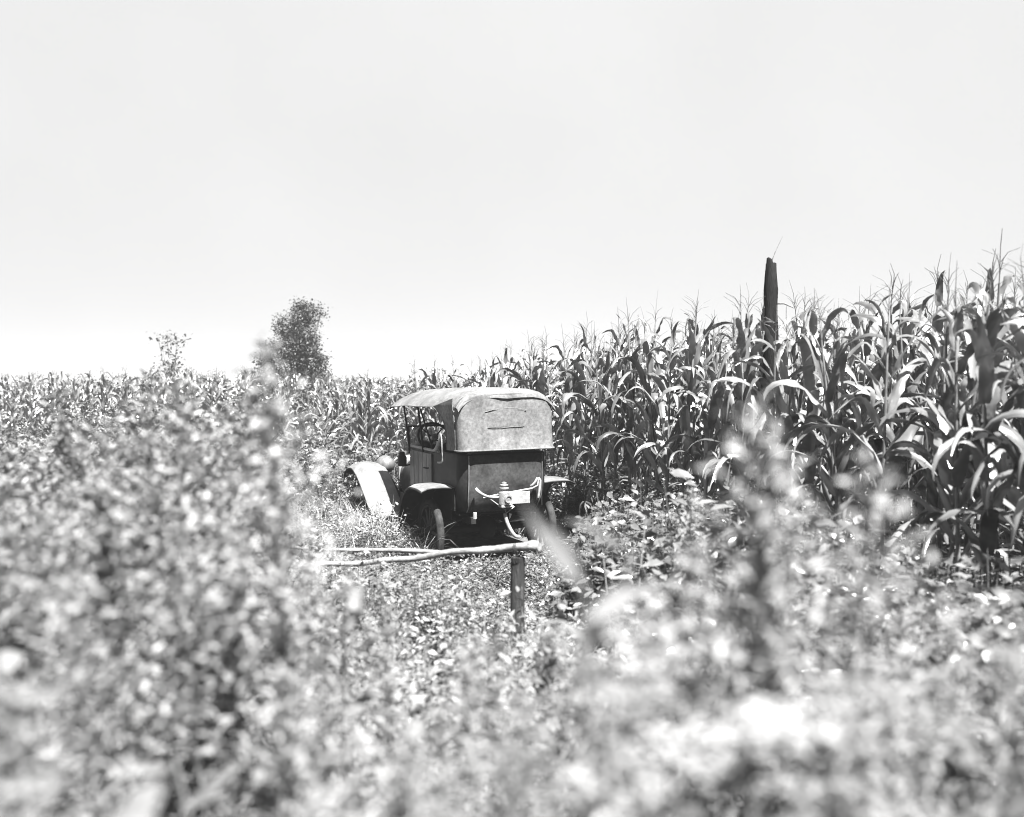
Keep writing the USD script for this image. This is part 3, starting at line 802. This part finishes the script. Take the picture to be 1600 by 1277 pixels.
plants = []
for k in range(-66, 18):
    for j in range(-22, 250):
        p = P0 + NRM * k * 0.85 + ROW * j * 0.28 + rng.normal(0, 0.06, 2)
        x, y = p
        if k < 0 and y < y_edge(x):
            continue
        if y < 1.2 or y > 64 or abs(x) > 0.72 * y + 4:
            continue
        if rng.random() < 0.07 or (x < -5 and rng.random() < 0.25):
            continue
        depth = k if (k >= 0 and y < 15) else (y - y_edge(x)) / 1.3
        plants.append((x, y, depth))
tall = lambda x, y: 1.03 + 0.07 * np.clip((x + 1.0) / 2.5, 0, 1) + 0.03 * np.clip((x - 1.5) / 1.5, 0, 1) - 0.11 * np.clip((y - 14) / 8, 0, 1) + 0.17 * np.clip((-x - 4) / 5, 0, 1)


def ordinal(n):
    one = ['', 'first', 'second', 'third', 'fourth', 'fifth', 'sixth', 'seventh', 'eighth', 'ninth', 'tenth', 'eleventh', 'twelfth', 'thirteenth', 'fourteenth', 'fifteenth', 'sixteenth', 'seventeenth', 'eighteenth', 'nineteenth']
    tens = ['', '', 'twent', 'thirt', 'fort', 'fift', 'sixt', 'sevent', 'eight', 'ninet']
    if n >= 100:
        return 'hundred and ' + ordinal(n - 100) if n > 100 else 'hundredth'
    if n < 20:
        return one[n]
    return tens[n // 10] + ('ieth' if n % 10 == 0 else 'y-' + one[n % 10])


def count_off(keys, pxs):
    """For every item: its place, counted from the left of the picture, among the items of its key."""
    out = [0] * len(keys)
    for key in sorted(set(keys)):
        idx = sorted((i for i in range(len(keys)) if keys[i] == key), key=lambda i: pxs[i])
        for n, i in enumerate(idx):
            out[i] = 'leftmost' if n == 0 else 'rightmost' if n == len(idx) - 1 else ordinal(n + 1) + ' from the left'
    return out

near = sorted([p for p in plants if p[2] < 3.0 and abs(p[0]) < 0.62 * p[1] + 0.5], key=lambda p: p[0] ** 2 + p[1] ** 2)[:285]
nearset = set(near)
def corn_place(x, y, dep):
    if x > 0.3 and y < 15:
        return 'tall broad-leaved', 'in the ' + ('front row' if dep < 0.5 else 'second row' if dep < 1.5 else 'third row') + ' right of the car'
    px = project((x, y, 1.5))[0]
    if px > 640:
        return 'tasselled', 'behind the roof of the car'
    if px > 530:
        return 'pale-leaved', 'just left of the car roof'
    if px > 400:
        return 'pale-leaved', 'under the far leafy tree'
    if px > 180:
        return 'distant', 'under the thin sapling'
    return 'distant', 'left of the thin sapling'


first = {}
cplace = [corn_place(*p) for p in near]
cnum = count_off([c[1] for c in cplace], [project((p[0], p[1], 1.5))[0] for p in near])
for i, (x, y, dep) in enumerate(near):
    k = int(rng.integers(0, len(shapes)))
    sc = float(tall(x, y)) * (rng.uniform(0.88, 1.08) if x > -4 else rng.uniform(0.72, 1.08))
    loc = (x, y, gz(x, y)); rot = (rng.uniform(-5, 5), rng.uniform(-5, 5), rng.uniform(0, 360))
    lab, gr = f'{cplace[i][0]} corn plant, {cnum[i]} {cplace[i][1]}', f'corn plants {cplace[i][1]}'
    if k not in first:
        first[k] = corn_thing(shapes[k], label=lab, loc=loc, rot=rot, sc=sc, group=gr)
    else:
        copy_of(first[k], 'corn_plant', lab, 'corn plant', loc, rot, sc, gr)
spots = []
for p in plants:
    if p in nearset or p[2] > 26:
        continue
    x, y, dep = p
    spots.append((x, y, gz(x, y), rng.uniform(0, 360), rng.uniform(-4, 4), float(tall(x, y)) * rng.uniform(0.86, 1.07), rng.integers(0, 9)))
stuff_instancer('corn_field', [[('stalk', s[0], M_STALK), ('leaves', cat_mesh(s[1]), M_CORN), ('tassel', s[2], M_TASSEL)] for s in shapes], spots,
                'dense corn standing in rows behind the plants at the edge of the field', 'corn field')


# ------------------------------------------------------------------ weeds
def plume_shape(seed, H=1.25):
    """Tall plume weed: a stem set all round with narrow leaves and a feathery head."""
    r = np.random.default_rng(seed)
    lean = r.uniform(-0.025, 0.025, 2)
    def at(z): return np.array([lean[0] * (z / H) ** 1.8, lean[1] * (z / H) ** 1.8, z])
    stem = tube([at(z) for z in np.linspace(0, H, 9)], np.linspace(0.006, 0.002, 9), 5)
    lv = []
    for k in range(150):
        z = H * (0.12 + 0.80 * (k / 150.0)); a = k * 2.4 + r.uniform(-0.3, 0.3)
        l = r.uniform(0.07, 0.13) * (1.15 - 0.5 * z / H)
        lv.append(blade(l, r.uniform(0.008, 0.013), a, math.radians(r.uniform(15, 60)), math.radians(r.uniform(20, 90)), r.uniform(-.6, .6), 3, 0.2, 0, 0, None, at(z), 0.004))
    head = []
    for k in range(34):
        z = H * (0.70 + 0.30 * k / 34); a = k * 2.4; l = 0.17 * (1.1 - k / 34)
        d = np.array([math.cos(a), math.sin(a), 0.9]) * 0.75
        p0 = at(z)
        for s in np.linspace(0.25, 1, 7):
            q = p0 + d * l * s
            head.append(oval_leaf(r.uniform(0.016, 0.03), 0.008, q, r.uniform(0, 6.28), r.uniform(-0.3, 1.1), r.uniform(-1, 1)))
        head.append(tube([p0, p0 + d * l], [0.0014, 0.0007], 3, False))
    return [('stem', stem, M_STEM), ('leaves', cat_mesh(lv), M_PLUME), ('head', cat_mesh(head), M_PLUME)]


def broad_shape(seed, H=1.1):
    """Weed with broad pointed leaves up the stem."""
    r = np.random.default_rng(seed)
    lean = r.uniform(-0.15, 0.15, 2)
    def at(z): return np.array([lean[0] * (z / H) ** 1.8, lean[1] * (z / H) ** 1.8, z])
    stem = tube([at(z) for z in np.linspace(0, H, 9)], np.linspace(0.009, 0.003, 9), 6)
    lv = []
    for k in range(16):
        t = k / 15.0; z = H * (0.2 + 0.8 * t); a = k * 2.4 + r.uniform(-0.4, 0.4)
        l = (0.20 - 0.11 * t) * r.uniform(0.85, 1.15)
        lv.append(blade(l, l * r.uniform(0.34, 0.46), a, math.radians(r.uniform(20, 55)), math.radians(r.uniform(30, 90)), r.uniform(-.5, .5), 6, 0.25, 0.05, r.uniform(0, 6), None, at(z), 0.01, 0.6))
    return [('stem', stem, M_STEM)] + [('leaf', l, M_WEED) for l in lv]


def bush_shape(seed, H=0.8, R=0.42, n=520, size=0.045, mat=None):
    """A low leafy bush: branching stems with small leaves through the whole volume, in clumps."""
    r = np.random.default_rng(seed)
    stems, lv = [], []
    per = n // 26
    for k in range(26):
        a = k * 2.4 + r.uniform(-.4, .4); rr = R * math.sqrt((k + 0.5) / 26) * r.uniform(0.7, 1.2); h = H * (1.05 - 0.45 * (rr / R) ** 2) * r.uniform(0.72, 1.12)
        pts = [np.array([math.cos(a) * rr * t ** 1.2, math.sin(a) * rr * t ** 1.2, h * t]) for t in np.linspace(0, 1, 5)]
        stems.append(tube(pts, np.linspace(0.005, 0.0015, 5), 4, False))
        for q in range(per):
            t = 0.25 + 0.75 * (q + r.random()) / per
            c = np.array([math.cos(a) * rr * t ** 1.2, math.sin(a) * rr * t ** 1.2, h * t]) + r.normal(0, 0.04, 3)
            lv.append(oval_leaf(size * r.uniform(0.7, 1.4), size * r.uniform(0.4, 0.62), c, r.uniform(0, 6.28), r.uniform(-0.5, 0.9), r.uniform(-.8, .8)))
    return [('stems', cat_mesh(stems), M_STEM), ('leaves', cat_mesh(lv), mat or M_BUSH)]


def grass_shape(seed, H=0.6, n=46, width=0.010, spread=0.10):
    r = np.random.default_rng(seed)
    lv = []
    for k in range(n):
        a = r.uniform(0, 6.28); p = (r.normal(0, spread * .6), r.normal(0, spread * .6), 0)
        lv.append(blade(H * r.uniform(0.6, 1.25), width * r.uniform(0.7, 1.4), a, math.radians(r.uniform(55, 86)), math.radians(r.uniform(30, 125)), r.uniform(-1, 1), 5, 0.25, 0, 0, None, p, 0))
    return [('blades', cat_mesh(lv), M_GRASS)]


def lace_shape(seed, H=1.1):
    """Weed with flat pale flower heads."""
    r = np.random.default_rng(seed)
    stem = [tube([(0, 0, 0), (0.01, 0, H * 0.5), (0, 0.02, H * 0.8)], [0.005, 0.004, 0.003], 5)]
    fl, lv = [], []
    for k in range(5):
        fl.append([])
        a = k * 1.3 + r.uniform(0, .5); s = 0 if k == 0 else r.uniform(0.07, 0.2); h = H * r.uniform(0.86, 1.0)
        c = np.array([math.cos(a) * s, math.sin(a) * s, h])
        stem.append(tube([(0, 0.01, H * 0.55), c * [0.6, 0.6, 0.88], c], [0.003, 0.002, 0.002], 4))
        for q in range(60):
            rr = 0.055 * math.sqrt(r.random()); b = r.uniform(0, 6.28)
            fl[-1].append(oval_leaf(0.012, 0.010, c + [rr * math.cos(b), rr * math.sin(b), 0.01 - rr * rr * 2], r.uniform(0, 6.28), r.uniform(-.3, .3)))
    for k in range(40):
        z = H * r.uniform(0.1, 0.75); a = r.uniform(0, 6.28)
        lv.append(blade(r.uniform(0.08, 0.16), 0.012, a, math.radians(r.uniform(20, 60)), math.radians(60), 0, 3, 0.2, 0, 0, None, (0, 0, z), 0.005))
    return [('stem', cat_mesh(stem), M_STEM), ('leaves', cat_mesh(lv), M_WEED), *[('flower_head', cat_mesh(q), M_FLOWER) for q in fl]]


def plant_thing(shape, name, label, cat, loc, rot, sc, group):
    p = thing(name, label, cat, loc, rot, sc, group)
    for nm, mesh, mat in shape:
        part(nm, mesh, mat, p, True)
    return p


# the tops of what grows nearer than the car stay below this line of the photograph
SKY_X = [0, 190, 300, 380, 415, 440, 470, 505, 535, 560, 600, 650, 700, 760, 790, 830, 860, 890, 920, 960, 1000, 1100, 1250, 1350, 1450, 1600]
SKY_Y = [585, 590, 600, 612, 635, 680, 730, 795, 845, 872, 872, 878, 900, 925, 945, 945, 890, 850, 800, 735, 720, 690, 670, 820, 890, 890]


def max_scale(x, y, H):
    """The scale at which a plant of height H at (x, y) just reaches the line."""
    z0 = gz(x, y)
    px, py = project((x, y, z0))
    half = 0.10 * F_PX / max(y, 0.5)
    lim = max(np.interp(q, SKY_X, SKY_Y) for q in (px - half, px, px + half))
    p1 = project((x, y, z0 + H))[1]
    if py <= lim:
        return 0.0
    return (py - lim) / max(py - p1, 1e-6)


def in_car(x, y, pad=0.1):
    c, s = math.cos(math.radians(CAR_ROT)), math.sin(math.radians(CAR_ROT))
    dx, dy = x - CAR_X, y - CAR_Y
    u, v = dx * c + dy * s, -dx * s + dy * c
    return abs(u) < 0.9 + pad and -0.75 - pad < v < 3.1 + pad


def in_corn(x, y):
    k = (np.array([x, y]) - P0) @ NRM
    return k > -0.25 or y > y_edge(x) + 0.5


rng = np.random.default_rng(21)
kinds = {
    'plume_weed': ([plume_shape(300 + k) for k in range(5)], 1.30, 'plume weed'),
    'broad_leaf_weed': ([broad_shape(320 + k) for k in range(4)], 1.15, 'broad leaf weed'),
    'flowering_weed': ([lace_shape(340 + k) for k in range(3)], 1.10, 'flowering weed'),
    'low_bush': ([bush_shape(360 + k, 0.85, 0.45, 620, 0.055) for k in range(3)], 0.95, 'bush'),
}
made = {}


def grow(name, x, y, sc, label, group, yaw=None, tilt=5):
    sh, H, cat = kinds[name]
    k = int(rng.integers(0, len(sh)))
    loc = (x, y, gz(x, y) - 0.01); rot = (rng.uniform(-tilt, tilt), rng.uniform(-tilt, tilt), rng.uniform(0, 360) if yaw is None else yaw)
    if (name, k) not in made:
        made[(name, k)] = plant_thing(sh[k], name, label, cat, loc, rot, sc, group)
    else:
        copy_of(made[(name, k)], name, label, cat, loc, rot, sc, group)


def zone(x, y):
    px = project((x, y, gz(x, y) + 0.5))[0]
    where = ('below the sapling' if px < 330 else 'below the far leafy tree' if px < 500 else 'below the front fender' if px < 640 else 'below the car' if px < 860
             else 'right of the fence post' if px < 1080 else 'below the dead trunk' if px < 1300 else 'before the right-hand corn')
    return where, 'nearest' if y < 1.9 else 'near' if y < 3.6 else 'farther'


WORD = {'plume_weed': 'feathery narrow-leaved weed', 'broad_leaf_weed': 'broad-leaved weed', 'flowering_weed': 'pale flowering weed', 'low_bush': 'low leafy bush'}
todo = []


def fill(name, n, gen, lo=0.45, hi=1.18, small=0.8):
    done = 0
    for _ in range(n * 50):
        if done >= n:
            return
        x, y = gen()
        if in_car(x, y) or in_corn(x, y - 1) or math.hypot(x, y) < 0.75:
            continue
        if name == 'low_bush' and (y < 2.2 or (x > 1.5 and y > 4.8)):
            continue
        ms = max_scale(x, y, kinds[name][1])
        sc = min(ms * rng.uniform(0.8, 1.0), rng.uniform(small, hi))
        if sc < lo:
            continue
        todo.append((name, x, y, sc))
        done += 1


def anywhere(pw, y0=0.8, span=11.5, x0=-0.62, x1=0.62, thin=1.0):
    def gen():
        y = y0 + rng.random() ** pw * span
        return (x0 + (x1 - x0) * rng.random() ** thin) * y + rng.uniform(-0.2, 0.2), y
    return gen


fill('plume_weed', 85, anywhere(1.7))
fill('plume_weed', 70, anywhere(1.1, 1.15, 2.6, -0.62, -0.06, 1.5), 0.55, 1.5, 1.1)      # the tall stand at the left
fill('plume_weed', 22, anywhere(1.2, 1.0, 1.8, 0.12, 0.55), 0.6)
fill('plume_weed', 85, anywhere(1.0, 3.4, 5.5, -0.56, -0.08, 1.4), 0.5, 1.55, 1.25)     # and farther back
fill('broad_leaf_weed', 60, anywhere(1.4))
fill('broad_leaf_weed', 7, anywhere(1.0, 1.0, 2.0, -0.55, -0.18), 0.8, 1.2)
fill('broad_leaf_weed', 20, anywhere(1.0, 1.0, 2.5, 0.08, 0.55), 0.6, 1.2)
for px, py, d in ((930, 950, 1.0), (955, 925, 1.15), (1010, 950, 0.95), (1110, 915, 1.2), (1200, 935, 1.0), (1300, 905, 1.15)):
    p = un(px, py, d)
    todo.append(('flowering_weed', p[0], p[1], (p[2] - gz(p[0], p[1])) / 1.16))
for k in range(16):                                                           # tall ones that rise to the skyline at the left
    px, py, d = rng.uniform(150, 425), rng.uniform(578, 650), rng.uniform(2.2, 5.5)
    p = un(px, py, d)
    todo.append(('plume_weed', p[0], p[1], (p[2] - gz(p[0], p[1])) / 1.25))
for px, py, d in ((500, 668, 13.0), (545, 672, 14.5), (590, 680, 14.0), (470, 650, 14.5), (610, 690, 12.8)):   # dark bushes before the far corn
    p = un(px, py, d)
    todo.append(('low_bush', p[0], p[1], (p[2] - gz(p[0], p[1])) / 0.85))
fill('low_bush', 40, anywhere(0.8))
fill('low_bush', 14, anywhere(1.0, 2.3, 2.2, 0.32, 0.62), 0.5, 1.2)
fill('low_bush', 22, anywhere(1.0, 9.0, 9.0, -0.36, -0.18), 0.8, 1.9)
zs_ = [zone(x, y) for _, x, y, _ in todo]
wkeys = [f'{WORD[t[0]]}s {z[1]} {z[0]}'.replace('bushs', 'bushes') for z, t in zip(zs_, todo)]
wnum = count_off(wkeys, [project((x, y, gz(x, y) + 0.5))[0] for _, x, y, _ in todo])
for (name, x, y, sc), key, n, z in zip(todo, wkeys, wnum, zs_):
    grow(name, x, y, sc, f'{WORD[name]}, {n} among the {z[1]}, {z[0]}', key)
# plants that stand out one by one
for name, px, py, d, label in (
        ('plume_weed', 468, 478, 1.9, 'tallest blurred feathery weed, rising in front of the far tree'),
        ('plume_weed', 428, 575, 1.7, 'dark blurred feathery weed just left of the tallest one'),
        ('plume_weed', 1235, 560, 1.25, 'tall blurred feathery weed reaching up to the dead trunk in the corn'),
        ('plume_weed', 1130, 610, 1.35, 'blurred feathery weed left of the one below the dead trunk'),
        ('plume_weed', 1330, 650, 1.3, 'blurred feathery weed right of the one below the dead trunk'),
        ('broad_leaf_weed', 850, 800, 1.3, 'pale blurred leafy weed whose tip hides the right end of the number plate'),
        ('low_bush', 525, 705, 12.5, 'dark leafy bush standing left of the front fender of the car')):
    p = un(px, py, d)
    z0 = gz(p[0], p[1])
    grow(name, p[0], p[1], (p[2] - z0) / kinds[name][1], label, None, tilt=2)

# a weed leaning in close by, its pale leaf before the tail of the car
lw = un(912, 912, 1.02)
leaner = thing('leaning_weed', 'pale blurred leaf of a near weed pointing up at the number plate', 'weed', (lw[0], lw[1], gz(lw[0], lw[1])))
def strip(pts, ws):
    p = lerp_curve(pts, 12); w = np.interp(np.linspace(0, 1, 12), np.linspace(0, 1, len(ws)), ws)
    t = np.gradient(p, axis=0); sd_ = np.cross(t, [0, 1, -0.6]); sd_ /= np.linalg.norm(sd_, axis=1, keepdims=True)
    v = np.stack([p + sd_ * w[:, None] / 2, p + [0, 0.006, 0.004], p - sd_ * w[:, None] / 2], 1).reshape(-1, 3)
    return v, np.array([(i * 3 + j, i * 3 + 3 + j, i * 3 + 4 + j, i * 3 + 1 + j) for i in range(11) for j in (0, 1)])
o_ = np.array([lw[0], lw[1], gz(lw[0], lw[1])])
part('stem', tube([(0, 0, 0), (0.01, 0.0, (lw - o_)[2] * 0.6), lw - o_], [0.006, 0.005, 0.003], 6), M_STEM, leaner, True)
part('leaf', strip([lw - o_, un(890, 880, 1.0) - o_, un(855, 835, 0.98) - o_, un(820, 788, 0.96) - o_], [0.01, 0.03, 0.022, 0.003]), M_PALE_LEAF, leaner, True)
part('leaf', strip([lw - o_ - [0, 0, 0.05], un(980, 930, 1.0) - o_, un(1020, 920, 0.98) - o_], [0.008, 0.03, 0.003]), M_PALE_LEAF, leaner, True)
part('leaf', strip([lw - o_ - [0, 0, 0.09], un(935, 985, 1.0) - o_, un(965, 975, 0.98) - o_], [0.008, 0.03, 0.003]), M_PALE_LEAF, leaner, True)

# ground cover, uncounted
def scatter(n, gen, H, smin, smax, nk, free=False):
    out = []
    for _ in range(n * 6):
        if len(out) >= n:
            break
        x, y = gen()
        if in_car(x, y, -0.12 if H < 0.65 else -0.05 if H < 0.9 else 0.2) or math.hypot(x, y) < 0.55:
            continue
        ms = 9 if free else max_scale(x, y, H) if y < 9.5 or (y < 11.9 and x > -1) else 9
        sc = min(ms, rng.uniform(smin, smax))
        if sc < 0.3:
            continue
        out.append((x, y, gz(x, y) - 0.01, rng.uniform(0, 360), rng.uniform(-9, 9), sc, rng.integers(0, nk)))
    return out


def left_field():
    y = 1.5 + 27 * rng.random() ** 1.3
    return rng.uniform(-0.72 * y - 1, 0.1 * y - 0.3 if y < 9 else -1.0 - (y - 9) * 0.25), y


def fore():
    y = 0.5 + 6.5 * rng.random() ** 1.2
    return rng.uniform(-0.7, 0.7) * y + rng.uniform(-.4, .4), y


def right_side():
    s = rng.uniform(-4.5, 9.5); o = rng.uniform(-2.2, 1.6)
    p = P0 + ROW * s + NRM * o
    return p[0], p[1]


covers = [bush_shape(400 + k, 0.62, 0.34, 420, 0.04, M_WEED) for k in range(3)] + [bush_shape(410 + k, 0.7, 0.34, 300, 0.05, M_PLUME) for k in range(2)]
stuff_instancer('weed_cover', covers, scatter(1500, left_field, 0.68, 0.7, 1.15, 5) + scatter(700, fore, 0.68, 0.6, 1.1, 5),
                'low mixed weeds covering the ground around the car', 'weeds')
lows = [bush_shape(420 + k, 0.20, 0.24, 200, 0.038, M_VINE) for k in range(3)]
stuff_instancer('ground_leaves', lows, scatter(900, lambda: (rng.uniform(-2.6, 1.6), rng.uniform(3.5, 10.6)), 0.2, 0.7, 1.2, 3, True), 'low bright leaves covering the bare soil round the pole fence', 'ground cover')
vines = [bush_shape(430 + k, 0.95, 0.34, 420, 0.075, M_VINE) for k in range(4)]
stuff_instancer('vine_cover', vines, [(q[0], q[1], q[2], q[3], q[4], min(q[5], 0.72 if q[1] > 7.5 else 1.05 if q[1] > 5.5 else 1.5), q[6]) for q in scatter(900, right_side, 1.0, 0.75, 1.5, 4)], 'dense leafy vines growing along the foot of the tall corn at the right', 'vines')
grasses = [grass_shape(450 + k) for k in range(4)]


def grass_spots():
    if rng.random() < 0.5:
        return CAR_X + rng.uniform(-2.6, 0.9), CAR_Y + rng.uniform(-2.0, 3.0)
    return fore() if rng.random() < 0.5 else left_field()


stuff_instancer('grass', grasses, scatter(1500, grass_spots, 0.62, 0.6, 1.2, 4), 'long pale grass growing through the weeds and round the wheels', 'grass')


# ------------------------------------------------------------------ summer haze
M_HAZE = usdkit.material(stage, '/World/Looks/haze', {'v': ('principled_volume', {'color': g3(0.97), 'density': 0.0006, 'anisotropy': 0.0})}, volume='v.volume')
hz = usdkit.mesh(stage, '/World/haze', box((-760, -330, -1.3), (760, 1560, 9.0), 0.01), M_HAZE)
tag(hz, 'thin pale summer haze over the field', 'haze', kind='stuff')


# ------------------------------------------------------------------ trees
def tree(name, label, px, top_y, d, lobes, leaf, n, seed, trunk_r):
    r = np.random.default_rng(seed)
    b = un(px, 640, d); b[2] = 0
    p = thing(name, label, 'tree', (b[0], b[1], gz(b[0], b[1]) - 0.05))
    limbs, lv = [], []
    for (cx, cy, rx, ry) in lobes:           # lobes in pixels at this distance
        c = un(cx, cy, d) - b
        c[1] += r.uniform(-0.6, 0.6)
        s = d / F_PX
        limbs.append(tube(lerp_curve([(0, 0, 0.2 * c[2]), (c[0] * 0.3, c[1] * 0.3, 0.55 * c[2]), c], 7), np.linspace(trunk_r * 0.6, trunk_r * 0.12, 7), 6))
        k = int(n * rx * ry)
        for _ in range(k // 9):
            u = np.clip(r.normal(0, 0.40, 3), -0.95, 0.95)
            cc = c + u * [rx * s, rx * s, ry * s]
            limbs.append(tube([c, (c + cc) / 2 + r.normal(0, 0.05, 3), cc], [trunk_r * 0.12, trunk_r * 0.08, 0.006], 3, False))
            for _ in range(9):
                lv.append(oval_leaf(leaf * r.uniform(0.7, 1.4), leaf * r.uniform(0.4, 0.6), cc + r.normal(0, leaf * 1.3, 3), r.uniform(0, 6.28), r.uniform(-0.9, 0.7), r.uniform(-1, 1)))
    hgt = max((un(l[0], l[1], d) - b)[2] for l in lobes)
    part('trunk', cat_mesh([tube([(0, 0, 0), (0.05, 0, hgt * 0.3), (0.0, 0.05, hgt * 0.75)], [trunk_r * 1.2, trunk_r, trunk_r * 0.5], 9, True, 0.06, seed)]), M_BARK, p, True)
    part('limbs', cat_mesh(limbs), M_BARK, p, True)
    part('crown', cat_mesh(lv), M_TREE, p)


tree('leafy_tree', 'dark leafy tree rising above the far corn left of the car', 468, 465, 33, [
    (468, 478, 15, 13), (472, 494, 22, 16), (462, 514, 26, 22), (478, 530, 22, 20), (436, 503, 7, 12), (442, 520, 9, 12), (494, 482, 10, 6), (503, 489, 5, 6), (434, 540, 9, 14), (490, 546, 18, 16),
    (458, 552, 36, 24), (500, 562, 14, 12), (418, 566, 14, 14), (478, 588, 40, 20), (432, 590, 34, 20)], 0.10, 2.6, 5, 0.14)
tree('sapling', 'thin sparse sapling at the far left above the weeds', 268, 520, 32, [
    (246, 525, 7, 6), (266, 522, 4, 4), (281, 530, 9, 9), (250, 540, 5, 5), (270, 570, 14, 12), (262, 590, 18, 12)], 0.15, 0.8, 6, 0.06)
